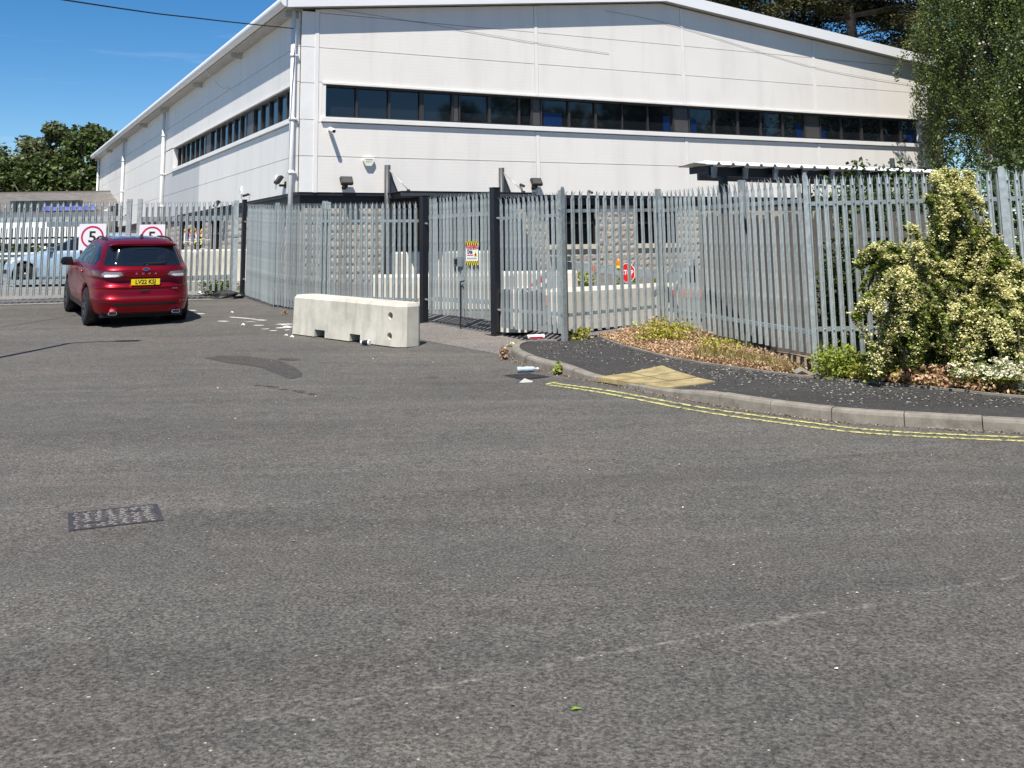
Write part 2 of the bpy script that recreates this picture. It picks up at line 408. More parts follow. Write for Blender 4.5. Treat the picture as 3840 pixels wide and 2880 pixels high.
KERB = [(9.0, 8.25), (6.5, 8.62), (5.3, 8.95), (4.33, 9.30), (3.46, 9.68), (2.91, 9.99), (2.40, 10.5), (1.93, 11.13), (1.54, 11.72), (1.06, 12.5), (0.64, 13.2),
        (0.30, 13.85), (0.06, 14.45), (-0.07, 15.05), (-0.02, 15.6), (0.22, 15.92), (0.60, 15.95)]
kc = catmull(KERB, 14)
cum = [0.0]
for a, b in zip(kc[:-1], kc[1:]): cum.append(cum[-1] + float(np.linalg.norm(b - a)))
def kat(s):
    s = min(max(s, 0), cum[-1] - 1e-4); i = max(j for j in range(len(cum) - 1) if cum[j] <= s); t = (s - cum[i]) / (cum[i+1] - cum[i])
    p = kc[i] * (1 - t) + kc[i+1] * t; d = kc[i+1] - kc[i]; d = d / np.linalg.norm(d)
    return p, np.array([d[1], -d[0]])            # inward normal (towards the pavement)
def drop(x, y):
    """0 on full kerb, 1 at the dropped crossing"""
    d = abs((x - 1.22) * 0.55 - (y - 12.25) * 0.835) if False else math.hypot(x - 1.2, y - 12.22)
    t = min(max((d - 0.62) / 0.75, 0), 1); return 1 - (t * t * (3 - 2 * t))
def kh(x, y): return 0.115 - 0.055 * drop(x, y)
def pdz(x, y): return 0.10 - 0.045 * drop(x, y)

def vb(x): return None
PAVB = [(1.28, 16.25), (1.45, 15.4), (1.62, 14.91), (2.0, 13.91), (2.42, 13.2), (2.97, 12.45), (3.22, 12.14), (3.77, 11.66), (4.46, 11.02), (4.9, 10.55), (6.2, 9.75), (9.0, 9.4)]
inner = []
for i in range(0, 60):
    s = cum[-1] * i / 59; p, n = kat(s); inner.append(p + n * 0.115)
poly = [tuple(p) for p in inner] + [(0.72, 15.95)] + PAVB

def sheet2(name, poly, fz, m, step=0.25, kind='structure'):
    bm = bmesh.new(); bm.faces.new([bm.verts.new((x, y, 0)) for x, y in poly])
    for ax in (0, 1):
        q = [p[ax] for p in poly]; k = math.floor(min(q) / step) * step
        while k < max(q):
            no = (1, 0, 0) if ax == 0 else (0, 1, 0); co = (k, 0, 0) if ax == 0 else (0, k, 0)
            if k > min(q): bmesh.ops.bisect_plane(bm, geom=bm.verts[:] + bm.edges[:] + bm.faces[:], plane_co=co, plane_no=no)
            k += step
    bmesh.ops.triangulate(bm, faces=bm.faces[:])
    for v in bm.verts: v.co.z = fz(v.co.x, v.co.y)
    bmesh.ops.recalc_face_normals(bm, faces=bm.faces)
    for f in bm.faces:
        if f.normal.z < 0: f.normal_flip()
    me = bpy.data.meshes.new(name); bm.to_mesh(me); bm.free()
    o = link(name, me, m); tag(o, kind=kind); return o
pv = sheet2('pavement', poly, lambda x, y: g(y) + pdz(x, y), M['pavement']); tag(pv, 'dark asphalt footway curving round the corner')
sheet2('verge', PAVB + [(9.0, 16.0), (5.0, 17.2), (2.4, 17.6), (1.4, 16.6)][::1], lambda x, y: g(y) + 0.085 + 0.02 * math.sin(x * 5) * math.sin(y * 4), M['soil'])

kr = empty('kerb', (0, 0, 0)); tag(kr, 'pale concrete kerb curving round the footway', kind='structure')
s = 0.0; LK = 0.64
while s < cum[-1] - 0.1:
    e = min(s + LK, cum[-1]); mb = MB(); nst = 4
    prof = [(0.0, -0.05), (0.008, 0.70), (0.018, 0.90), (0.038, 1.0), (0.122, 1.0), (0.122, -0.05)]
    rings = []; jz = random.uniform(-.005, .005); jn = random.uniform(-.006, .006)
    for i in range(nst + 1):
        ss = s + 0.004 + (e - s - 0.008) * i / nst; p, n = kat(ss); h = kh(p[0], p[1]); zg = g(p[1])
        rings.append([(p[0] + n[0]*(a + jn), p[1] + n[1]*(a + jn), zg + (b * h + jz if b > 0 else b)) for a, b in prof])
    k = len(prof); vsx = [q for r_ in rings for q in r_]; fs = []
    for i in range(nst):
        for j in range(k): fs.append((i*k+j, i*k+(j+1) % k, (i+1)*k+(j+1) % k, (i+1)*k+j))
    fs += [tuple(range(k)), tuple(range(nst*k+k-1, nst*k-1, -1))]
    mb.add(vsx, fs).build('kerb_stone', M['kerb'], kr)
    s = e

# edging strip along the back of the footway
ed = MB(); pe = catmull(PAVB[:-1], 6)
for a, b in zip(pe[:-1], pe[1:]): ed.bar((a[0], a[1], g(a[1]) + 0.09), (b[0], b[1], g(b[1]) + 0.09), 0.045, 0.06)
o = ed.build('edging', M['kerb']); tag(o, 'thin concrete edging at the back of the footway', kind='structure')

# double yellow lines
def ribbon(name, pts, w, dz, m, parent=None):
    pts = catmull(pts, 8); mb = MB(); vsx = []
    for i, p in enumerate(pts):
        d = pts[min(i+1, len(pts)-1)] - pts[max(i-1, 0)]; d = d / np.linalg.norm(d); n = np.array([-d[1], d[0]])
        for sgn in (-1, 1):
            q = p + n * sgn * w / 2; vsx.append((q[0], q[1], g(q[1]) + dz))
    mb.add(vsx, [(2*i, 2*i+1, 2*i+3, 2*i+2) for i in range(len(pts) - 1)])
    return mb.build(name, m, parent)
ym = bpy.data.materials.new('yellow_paint_worn'); ym.use_nodes = True
_nt = ym.node_tree; _b = _nt.nodes['Principled BSDF']; _t = _nt.nodes.new('ShaderNodeTexCoord'); _n = _nt.nodes.new('ShaderNodeTexNoise')
_n.inputs['Scale'].default_value = 22; _n.inputs['Detail'].default_value = 6; _n.inputs['Roughness'].default_value = 0.7
_nt.links.new(_t.outputs['Object'], _n.inputs['Vector'])
_r2 = _nt.nodes.new('ShaderNodeValToRGB'); _r2.color_ramp.elements[0].position = 0.43; _r2.color_ramp.elements[0].color = (0.07, 0.068, 0.055, 1)
_r2.color_ramp.elements[1].position = 0.53; _r2.color_ramp.elements[1].color = (0.50, 0.47, 0.16, 1)
_nt.links.new(_n.outputs['Fac'], _r2.inputs['Fac']); _nt.links.new(_r2.outputs['Color'], _b.inputs['Base Color']); _b.inputs['Roughness'].default_value = 0.75
yl = empty('double_yellow_line', (0, 0, 0)); tag(yl, 'pair of worn yellow no-waiting lines beside the kerb', kind='structure')
YO = [(0.36, 12.50), (0.88, 11.93), (1.30, 11.33), (1.79, 10.62), (2.30, 10.05), (3.05, 9.38), (4.2, 8.95), (5.3, 8.62), (6.4, 8.3), (9.0, 7.92)]
YI = [(0.44, 12.60), (0.98, 12.05), (1.38, 11.50), (1.87, 10.80), (2.40, 10.22), (3.15, 9.52), (4.27, 9.10), (5.36, 8.77), (6.45, 8.45), (9.0, 8.06)]
ribbon('yellow_line', YO, 0.062, 0.004, ym, yl); ribbon('yellow_line', YI, 0.062, 0.004, ym, yl); ribbon('yellow_line', [(0.345, 12.50), (0.475, 12.665)], 0.07, 0.008, ym, yl)

# tactile paving: slabs with blisters
tp = empty('tactile_paving', (0, 0, 0)); tag(tp, 'buff blister paving laid at the dropped kerb', kind='structure')
A, B, C_, D = [np.array(q) for q in ((0.92, 12.62), (1.80, 13.25), (2.22, 11.95), (1.62, 11.72))]
def quad(u, v): return A*(1-u)*(1-v) + B*(1-u)*v + D*u*(1-v) + C_*u*v
nu, nv = 3, 2
for i in range(nu):
    for j in range(nv):
        mb = MB(); gp = 0.012
        cs = [quad(i/nu+gp, j/nv+gp), quad((i+1)/nu-gp, j/nv+gp), quad((i+1)/nu-gp, (j+1)/nv-gp), quad(i/nu+gp, (j+1)/nv-gp)]
        dz = 0.012 + random.uniform(-0.003, 0.003)
        top = [(c[0], c[1], g(c[1]) + pdz(c[0], c[1]) + dz) for c in cs]; bot = [(x, y, z - 0.05) for x, y, z in top]
        mb.add(top + bot, [(0, 1, 2, 3), (7, 6, 5, 4), (0, 4, 5, 1), (1, 5, 6, 2), (2, 6, 7, 3), (3, 7, 4, 0)])
        for a in range(6):
            for b_ in range(6):
                u_, v_ = (a+.5)/6, (b_+.5)/6
                c = cs[0]*(1-u_)*(1-v_) + cs[1]*u_*(1-v_) + cs[2]*u_*v_ + cs[3]*(1-u_)*v_; z = g(c[1]) + pdz(c[0], c[1]) + dz
                rr = 0.014
                ring = [(c[0]+rr*math.cos(t), c[1]+rr*math.sin(t), z - 0.001) for t in (0, 1.57, 3.14, 4.71)]; tp_ = [(c[0]+.6*rr*math.cos(t), c[1]+.6*rr*math.sin(t), z + 0.005) for t in (0, 1.57, 3.14, 4.71)]
                mb.add(ring + tp_, [(4, 5, 6, 7)] + [(q, (q+1) % 4, (q+1) % 4+4, q+4) for q in range(4)])
        mb.build('paving_slab', M['tactile'], tp)

# gate apron, yard, far yard
tag(sheet('apron', [(-1.68, 19.2), (-1.75, 17.3), (-0.73, 15.93), (-0.14, 15.1), (0.0, 15.62), (0.3, 15.98), (0.62, 15.98), (-0.3, 17.4), (-1.0, 18.4)], 0.004, M['apron']), 'pinkish tarmac apron before the pedestrian gate')
tag(sheet('yard', [(-6.2, 24.3), (-5.0, 21.9), (-3.7, 20.35), (-1.68, 19.2), (-0.9, 18.3), (-0.3, 17.4), (0.64, 16.0), (1.4, 16.6), (2.4, 17.6), (9, 16), (18, 24), (18, 39), (-5.7, 27.9)], 0.0045, M['yardback']), 'grey tarmac yard behind the palisade fence')
tag(sheet('service_yard', [(-40, 23.0), (-12.0, 23.25), (-6.3, 24.3), (-5.85, 27.9), (-28, 75), (-90, 90)], 0.004, M['yard']), 'pale concrete service yard beyond the vehicle gates')
# brick paving strip in the yard, seen through the rails
bk = mat('red_brick_paving', (0.22, 0.105, 0.075), 0.85, noise=(8, 0.3))
tag(sheet('brick_paving', [(-3.0, 25.2), (-1.0, 21.8), (0.6, 22.6), (-1.6, 26.0)], 0.009, bk), 'red brick paving in the yard')
tag(sheet('brick_path', [(0.2, 21.4), (4.0, 22.6), (4.4, 25.0), (0.2, 24.0)], 0.009, bk), 'red brick paving before the ground floor windows')
# concrete strip / slot under the sliding gates
tag(sheet('gate_track', [(-14.5, 22.75), (-6.3, 23.75), (-6.3, 24.0), (-14.5, 23.0)], 0.008, M['kerb']), 'pale concrete strip under the vehicle gates')
tag(sheet('gate_slot', [(-14.5, 23.0), (-6.3, 24.0), (-6.3, 24.1), (-14.5, 23.1)], 0.008, M['black']), 'dark gate slot')

# damp patches, drips, spilled white paint
tag(sheet('damp_patch', [(-4.45, 15.34), (-4.25, 15.54), (-3.85, 15.42), (-3.29, 14.95), (-2.91, 14.21), (-2.74, 13.77), (-2.69, 13.49), (-2.75, 13.27), (-2.86, 13.38), (-2.95, 13.56), (-3.14, 13.86), (-3.36, 14.26), (-3.7, 14.6), (-4.02, 14.82)], 0.004, M['asphalt_wet']), 'dark damp streak on the asphalt')
tag(sheet('damp_patch', [(-3.4, 15.13), (-3.25, 15.2), (-3.1, 15.1), (-2.99, 14.98), (-3.1, 14.93), (-3.25, 14.98)], 0.004, M['asphalt_wet']), 'small dark damp spot on the asphalt')
for i in range(16):
    t = i / 15; x = -3.11 + 0.95 * t + random.uniform(-.05, .05); y = 12.82 - 0.85 * t + random.uniform(-.06, .06); w = random.uniform(.03, .1); h = random.uniform(.008, .03)
    q = [(x - w, y), (x - w*.3, y + h), (x + w, y + h * .2), (x + w * .4, y - h)]
    tag(sheet('tyre_mark', q, 0.004, M['asphalt_wet']), 'dark rubber scuff on the asphalt')
def blot(cx, cy, rx, ry, a, n=14):
    ca, sa = math.cos(a), math.sin(a); out = []
    for i in range(n):
        t = 2*math.pi*i/n; k = random.uniform(.55, 1.25); u, v = rx*k*math.cos(t), ry*k*math.sin(t); out.append((cx+u*ca-v*sa, cy+u*sa+v*ca))
    return out
for cx, cy, rx, ry, a in ((-5.2, 20.29, .5, .045, -.6), (-4.75, 19.95, .2, .08, -.5), (-4.18, 19.25, .16, .12, -.3), (-4.02, 18.85, .1, .16, .4), (-4.62, 19.13, .1, .06, 0), (-4.13, 18.72, .12, .06, .3), (-5.44, 19.85, .13, .05, -.3),
                          (-4.16, 18.36, .07, .05, 0), (-6.22, 21.06, .13, .06, -.4), (-6.57, 21.66, .16, .05, -.4), (-3.93, 18.42, .06, .05, 0), (-4.35, 18.6, .08, .04, .2), (-4.9, 19.72, .12, .03, -.4), (-3.9, 19.1, .07, .1, 0)):
    tag(sheet('paint_spill', blot(cx, cy, rx, ry, a), 0.004, M['white_mark']), 'white paint splash on the asphalt')
# ------------------------------------------------------------------ warehouse
YAW = R(27.29)
CB = (-5.808, 28.0)
W = empty('warehouse', (CB[0], CB[1], 0), YAW)
tag(W, 'large white metal-clad warehouse with ribbon windows and a rough stone base', 'warehouse')
def clad_mat(name, col, horiz=True):
    m = mat(name, col, 0.45, noise=(0.5, 0.035)); nt = m.node_tree; b = nt.nodes['Principled BSDF']
    t = nt.nodes.new('ShaderNodeTexCoord'); s = nt.nodes.new('ShaderNodeSeparateXYZ'); nt.links.new(t.outputs['Object'], s.inputs[0])
    k = nt.nodes.new('ShaderNodeMath'); k.operation = 'MULTIPLY'; k.inputs[1].default_value = 62.8; nt.links.new(s.outputs[2 if horiz else 1], k.inputs[0])
    sn = nt.nodes.new('ShaderNodeMath'); sn.operation = 'SINE'; nt.links.new(k.outputs[0], sn.inputs[0])
    bp = nt.nodes.new('ShaderNodeBump'); bp.inputs['Strength'].default_value = 0.028; bp.inputs['Distance'].default_value = 0.008
    nt.links.new(sn.outputs[0], bp.inputs['Height']); nt.links.new(bp.outputs[0], b.inputs['Normal'])
    return m
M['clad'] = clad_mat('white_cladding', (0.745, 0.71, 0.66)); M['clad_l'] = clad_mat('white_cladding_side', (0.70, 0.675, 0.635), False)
M['clad_g'] = clad_mat('grey_cladding_patch', (0.46, 0.46, 0.46), False)
for _k in ('clad', 'clad_l', 'clad_g'): streaks(M[_k], (1.6, 1.6, .22), .89, .50, .75)
M['trimw'] = mat('white_trim', (0.74, 0.725, 0.70), 0.45, noise=(1.5, 0.05))
M['verge'] = mat('white_verge_trim', (0.74, 0.74, 0.74), 0.4, noise=(0.8, 0.04))
M['soffit'] = mat('soffit_sheet', (0.42, 0.41, 0.39), 0.7, noise=(4, 0.15))
M['frame'] = mat('dark_window_frame', (0.032, 0.029, 0.028), 0.45)
M['infill'] = mat('grey_infill_panel', (0.06, 0.058, 0.058), 0.45, noise=(2, 0.08))
M['band'] = mat('black_band', (0.018, 0.018, 0.02), 0.55, noise=(3, 0.2))
M['mortar'] = mat('cream_mortar', (0.38, 0.33, 0.25), 0.9, noise=(14, 0.12))
M['stone_sill'] = mat('cream_stone_sill', (0.56, 0.50, 0.40), 0.8, noise=(5, 0.1))
M['bluepatch'] = mat('window_blue', (0.002, 0.016, 0.07), 0.35)
WW, WL = 24.22, 50.0                      # width of the gable, length
ZB, ZS0, ZS1, ZW0, ZW1 = 3.22, 4.20, 5.13, 5.28, 6.19
def zr(u): return 8.24 + 1.33 * (1 - abs(u - WW / 2) / (WW / 2))
# core behind the cladding
core = MB()
core.prism([(0.36, 0.5), (WW - .05, 0.5), (WW - .05, 8.1), (WW/2, 9.4), (0.36, 8.1)], lambda a, b, t: (a, t, b), 1.70, WL)
core.build('wall_core', M['soffit'], W)
def clip_top(u0, u1, z0, z1, off=0.0):
    top = lambda u: min(z1, zr(u) - 0.02)
    us = sorted({u0, u1} | {q for q in (WW/2,) if u0 < q < u1} | {u for u in ((z1 + .02 - 8.24) / 1.33 * WW/2, WW - (z1 + .02 - 8.24) / 1.33 * WW/2) if u0 < u < u1})
    p = [(u0, z0), (u1, z0)] + [(u, top(u)) for u in reversed(us)]
    return p
GAP = 0.007
cols = [0.50, 7.38, 12.90, 18.62, 23.78]
def fpanel(u0, u1, z0, z1, m=None):
    MB().prism(clip_top(u0 + GAP, u1 - GAP, z0 + GAP, z1 - GAP), lambda a, b, t: (a, t, b), 0.0, 0.06).build('cladding_panel', m or M['clad'], W)
for a, b in zip(cols[:-1], cols[1:]):
    fpanel(a + .06, b - .06 if b < 23 else b, ZB, ZS0); fpanel(a + .06, b - .06 if b < 23 else b, ZS0, ZS1)
    for z0, z1 in ((6.24, 7.2), (7.2, 8.18), (8.18, 9.6)):
        if zr((a + b) / 2) > z0 + .1: fpanel(a + .06, b - .06 if b < 23 else b, z0, z1)
for z0, z1 in ((ZB, ZS0), (ZS0, ZS1 + .06), (ZS1 + .06, 6.2), (6.2, 7.2), (7.2, 8.2)):     # corner pieces
    fpanel(0.06, 0.50, z0, z1, M['trimw']); fpanel(23.84, WW, z0, z1, M['trimw'])
fpanel(0.56, 0.66, ZS1, 6.24)
for u in cols[:-1]:
    for z0, z1 in (((ZB, zr(u) - .03),) if u < 1 else ((ZB, ZS1 - .01), (6.25, zr(u) - .03))):
        MB().box((u - .055, -0.012, z0), (u + .055, 0.05, z1)).build('joint_cover', M['trimw'], W)
# ribbon windows in the gable
WB0, WB1 = 0.76, 23.74
MB().box((WB0 - .02, 0.23, ZW0 - .02), (WB1 + .02, 0.28, ZW1 + .02)).build('window_backing', M['frame'], W)
MB().box((WB0, 0.065, ZW1 - 0.05), (WB1, 0.23, ZW1)).build('window_head', M['frame'], W)
MB().box((WB0, 0.10, ZW0), (WB1, 0.23, ZW0 + 0.05)).build('window_rail', M['frame'], W)
MB().box((WB0 - .10, -0.03, ZW0), (WB0, 0.23, ZW1 + .05)).build('window_reveal', M['trimw'], W)
MB().box((WB1, -0.03, ZW0), (WB1 + .10, 0.23, ZW1 + .05)).build('window_reveal', M['trimw'], W)
MB().box((WB0 - .12, -0.075, ZW0 - .135), (WB1 + .12, 0.25, ZW0 - .002)).build('window_sill', M['trimw'], W, bevel=.01)
MB().box((WB0 - .10, -0.05, ZW1 + .002), (WB1 + .10, 0.05, ZW1 + .045)).build('head_flashing', M['trimw'], W)
panes = [(.78, 1.66), (1.75, 2.62), (2.72, 3.58), (3.74, 4.57), (4.91, 5.78), (5.89, 6.79), (6.88, 7.21), (7.67, 8.53), (8.63, 9.49), (9.6, 10.51), (10.57, 11.48), (11.55, 12.44), (13.24, 14.13), (14.22, 15.12),
         (15.24, 16.13), (16.22, 17.1), (17.2, 18.08), (18.95, 19.83), (19.92, 20.8), (20.92, 21.82), (21.92, 22.78), (22.88, 23.68)]
infill = [(4.63, 4.86), (7.26, 7.60), (12.52, 13.16), (18.15, 18.88)]
for i, (a, b) in enumerate(panes):
    o = MB().box((a, 0.20, ZW0 + .055), (b, 0.215, ZW1 - .055)).build('window_pane', M['glass'], W)
    o.rotation_euler = (0, 0, 0)
edges = [(a[1], b[0]) for a, b in zip(panes[:-1], panes[1:]) if b[0] - a[1] < 0.25]
for a, b in edges: MB().box((a + .015, 0.13, ZW0 + .05), (b - .015, 0.22, ZW1 - .06)).build('mullion', M['frame'], W)
for a, b in infill:
    MB().box((a + .05, 0.15, ZW0 + .06), (b - .05, 0.22, ZW1 - .06)).build('infill_panel', M['infill'], W)
    for q in (a - .02, b - .03): MB().box((q, 0.13, ZW0 + .05), (q + .05, 0.22, ZW1 - .06)).build('mullion', M['frame'], W)
for a, b, z0, z1 in ((7.70, 8.34, .06, .48), (12.15, 12.42, .06, .55), (13.26, 13.48, .06, .5), (17.78, 18.06, .06, .55), (18.97, 19.14, .06, .5), (23.2, 23.6, .06, .55)):
    MB().box((a, 0.195, ZW0 + z0), (b, 0.1985, ZW0 + z1)).build('blue_patch', M['bluepatch'], W)  # plain blue patches laid just in front of the panes
# side wall (x = 0 plane, runs back along +y)
vcols = [0.10, 7.0, 13.75, 21.9, 28.2, 36.2, 43.0, WL]
def lpanel(v0, v1, z0, z1, m=None):
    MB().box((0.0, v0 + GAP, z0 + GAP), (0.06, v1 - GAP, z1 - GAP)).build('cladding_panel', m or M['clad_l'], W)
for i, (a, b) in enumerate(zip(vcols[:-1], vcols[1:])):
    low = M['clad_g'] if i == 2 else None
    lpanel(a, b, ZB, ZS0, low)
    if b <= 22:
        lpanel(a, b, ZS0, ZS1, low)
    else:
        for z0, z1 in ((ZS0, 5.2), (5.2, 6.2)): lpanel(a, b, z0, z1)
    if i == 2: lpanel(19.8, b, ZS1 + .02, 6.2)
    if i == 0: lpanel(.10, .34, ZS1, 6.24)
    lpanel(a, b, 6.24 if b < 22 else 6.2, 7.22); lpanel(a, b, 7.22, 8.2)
LB0, LB1 = 0.35, 19.7
MB().box((0.23, LB0, ZW0 - .02), (0.28, LB1, ZW1 + .02)).build('window_backing', M['frame'], W)
MB().box((0.065, LB0, ZW1 - .06), (0.23, LB1, ZW1)).build('window_head', M['frame'], W)
MB().box((0.10, LB0, ZW0), (0.23, LB1, ZW0 + .05)).build('window_rail', M['frame'], W)
MB().box((-0.075, LB0 - .1, ZW0 - .14), (0.25, LB1 + .1, ZW0 - .002)).build('window_sill', M['trimw'], W, bevel=.01)
MB().box((-0.04, LB0 - .1, ZW1 + .002), (0.05, LB1 + .1, ZW1 + .045)).build('head_flashing', M['trimw'], W)
MB().box((-0.02, LB1, ZW0), (0.23, LB1 + .1, ZW1)).build('window_reveal', M['trimw'], W)
lp = [.44, 1.66, 2.65, 3.66, 4.67, 5.66, 6.65, 7.5, 8.42, 9.42, 10.48, 11.33, 12.4, 13.39, 14.37, 15.35, 16.32, 17.39, 18.37, 19.39]
for i, (a, b) in enumerate(zip(lp[:-1], lp[1:])):
    if i in (5, 12):
        MB().box((0.15, a + .08, ZW0 + .06), (0.22, b - .08, ZW1 - .06)).build('infill_panel', M['infill'], W)
    else:
        MB().box((0.20, a + .045, ZW0 + .055), (0.215, b - .045, ZW1 - .065)).build('window_pane', M['glass'], W)
    MB().box((0.13, b - .04, ZW0 + .05), (0.22, b + .04, ZW1 - .06)).build('mullion', M['frame'], W)
# roof, verge, eave, gutter
OV, OE = 0.30, 0.45
def roofz(u): return zr(u) + 0.02
for sgn in (0, 1):
    e0, e1 = ((-OE, WW/2) if sgn == 0 else (WW/2, WW + OE))
    f = lambda u: 8.24 + 1.33 * (1 - abs(u - WW/2) / (WW/2))
    MB().prism([(e0, f(e0) + .05), (e1, f(e1) + .05), (e1, f(e1) + .27), (e0, f(e0) + .27)], lambda a, b, t: (a, t, b), -OV + .03, WL + .3).build('roof_slope', M['verge'], W)
    MB().prism([(e0 - (.03 if sgn == 0 else 0), f(e0) + .0), (e1 + (.03 if sgn else 0), f(e1) + .0), (e1 + (.03 if sgn else 0), f(e1) + .35), (e0 - (.03 if sgn == 0 else 0), f(e0) + .35)],
               lambda a, b, t: (a, t, b), -OV, -OV + .028).build('verge_board', M['verge'], W)
    MB().prism([(e0 + .02, f(e0) + .015), (e1, f(e1) + .015), (e1, f(e1) + .045), (e0 + .02, f(e0) + .045)], lambda a, b, t: (a, t, b), -OV + .03, 0.02).build('verge_soffit', M['soffit'], W)
MB().box((-OE + .03, 0.0, 8.20), (0.08, WL, 8.235)).build('eave_soffit', M['soffit'], W)
gt = MB(); ng = 10
for v in (-OV - .05, WL + .3):
    for i in range(ng + 1):
        t = math.pi * (0.5 + 1.0 * i / ng); gt.v.append((-OE - .02 + .15 * math.cos(t), v, 8.36 + .16 * math.sin(t)))
gt.f += [(i, i + 1, ng + 2 + i, ng + 1 + i) for i in range(ng)]
gt.f += [tuple(range(ng + 1)), tuple(range(2*ng + 1, ng, -1)), (0, ng, 2*ng+1, ng+1)]
gt.build('gutter', M['verge'], W, smooth=False)
for v in (0.25, 7.0, 13.75, 21.6, 28.2, 35.9, 43.0, 49.6):
    MB().box((-0.36, v - .09, 8.02), (0.0, v + .09, 8.2)).build('eave_bracket', M['soffit'], W)
def downpipe(v, zb):
    MB().tube([(-.13, v, 8.2), (-.13, v, zb)], .068, 10).build('downpipe', M['trimw'], W, smooth=True)
    d = W.children[-1]
    for z in (6.95, 5.2, 3.75):
        MB().tube([(-.13, v, z - .05), (-.13, v, z + .05)], .082, 10).build('pipe_collar', M['trimw'], W, smooth=True)
        MB().box((-.1, v - .1, z - .02), (0.0, v + .1, z + .02)).build('pipe_bracket', M['trimw'], W)
downpipe(0.12, 0.8); downpipe(21.9, 0.8); downpipe(36.2, 0.8); downpipe(49.7, 0.8)
# loose pipe hanging below the gutter
MB().tube([(-.5, 10.6, 8.25), (-.35, 10.3, 7.9), (-.15, 9.8, 7.5), (-.06, 9.3, 7.3), (-.05, 8.6, 7.26)], .018, 6).build('hanging_cable', M['trimw'], W, smooth=True)
# near-black strip set back under the cladding
MB().box((0.13, 0.13, 2.93), (WW, 0.19, 3.20)).build('dark_band', M['band'], W)
MB().box((0.13, 0.19, 2.93), (0.19, WL, 3.20)).build('dark_band', M['band'], W)
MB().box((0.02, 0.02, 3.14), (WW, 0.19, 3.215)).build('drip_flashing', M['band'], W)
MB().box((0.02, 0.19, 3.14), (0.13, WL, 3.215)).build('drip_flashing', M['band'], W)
# stone base: mortar backing with split-faced blocks laid on it
M['block'] = []
for k, c in enumerate(((0.36, 0.325, 0.27), (0.35, 0.30, 0.25), (0.32, 0.30, 0.265), (0.38, 0.34, 0.28))):
    M['block'].append(mat('split_stone_%s' % 'abcd'[k], c, 0.9, noise=(11, 0.2), bump=(35, 0.7, 0.012)))
def block_mesh(w, seed, mi):
    r_ = random.Random(seed); mb = MB(); nx_, nz_ = 6, 4; h = .2165
    vs_ = []
    for j in range(nz_):
        for i in range(nx_):
            x = w * i / (nx_ - 1); z = h * j / (nz_ - 1); ed = i in (0, nx_-1) or j in (0, nz_-1)
            vs_.append((x + (0 if i in (0, nx_-1) else r_.uniform(-.02, .02)), (-.004 if ed else -.011 - r_.uniform(0, .018)), z + (0 if j in (0, nz_-1) else r_.uniform(-.015, .015))))
    fs_ = [(j*nx_+i, j*nx_+i+1, (j+1)*nx_+i+1, (j+1)*nx_+i) for j in range(nz_-1) for i in range(nx_-1)]
    mb.add(vs_, fs_); 
    k = len(mb.v); mb.v += [(0, .05, 0), (w, .05, 0), (w, .05, h), (0, .05, h)]
    mb.f += [tuple([k, k+1] + list(range(nx_-1, -1, -1))), tuple([k+2, k+3] + list(range((nz_-1)*nx_, nz_*nx_))), tuple([k+3, k] + [j*nx_ for j in range(nz_)]), tuple([k+1, k+2] + [j*nx_+nx_-1 for j in range(nz_-1, -1, -1)])]
    me = mb.mesh('block'); me.materials.append(M['block'][mi]); return me
BM = {}
def bmesh_for(w):
    key = round(w, 2)
    if key not in BM: BM[key] = [block_mesh(key, 31*int(key*100)+s_, s_ % 4) for s_ in range(4)]
    return random.choice(BM[key])
CH = .2225
def stone_front(u0, u1, z0, z1, y=0.17, rows0=0.80):
    j0 = round((z0 - rows0) / CH); j1 = int((z1 - rows0) / CH + .3)
    for j in range(j0, j1):
        off = 0 if j % 2 == 0 else .225
        us = [u0] + [q for q in np.arange(math.floor(u0/.45)*.45 + off - .45, u1, .45) if u0 + .09 < q < u1 - .09] + [u1]
        for a, b in zip(us[:-1], us[1:]):
            link('block', bmesh_for(b - a - .010), None, W, (a + .005, y, rows0 + j*CH + .004))
def stone_side(v0, v1, z0, z1, x=0.17, rows0=0.80):
    j0 = round((z0 - rows0) / CH); j1 = int((z1 - rows0) / CH + .3)
    for j in range(j0, j1):
        off = 0 if j % 2 == 0 else .225
        us = [v0] + [q for q in np.arange(math.floor(v0/.45)*.45 + off - .45, v1, .45) if v0 + .09 < q < v1 - .09] + [v1]
        for a, b in zip(us[:-1], us[1:]):
            link('block', bmesh_for(b - a - .012), None, W, (x, b - .006, rows0 + j*CH + .004), (0, 0, -math.pi/2))
def backing(u0, u1, z0, z1, front=True):
    mb = MB()
    mb.box((u0, .174, z0), (u1, .32, z1)) if front else mb.box((.174, u0, z0), (.32, u1, z1))
    mb.build('stone_wall', M['mortar'], W)
backing(.19, 2.72, .6, 2.93); stone_front(.22, 2.70, .8, 2.93)
backing(6.30, 13.6, .6, 1.60); backing(6.30, 7.8, 1.60, 2.93); backing(9.46, 10.87, 1.60, 2.93); backing(12.54, 13.6, 1.60, 2.93); backing(13.6, WW, .6, 2.93)
stone_front(6.32, 7.80, .8, 2.93); stone_front(9.46, 10.87, .8, 2.93); stone_front(12.54, 13.5, .8, 2.93); stone_front(7.80, 9.46, .8, 1.56); stone_front(10.87, 12.54, .8, 1.56)
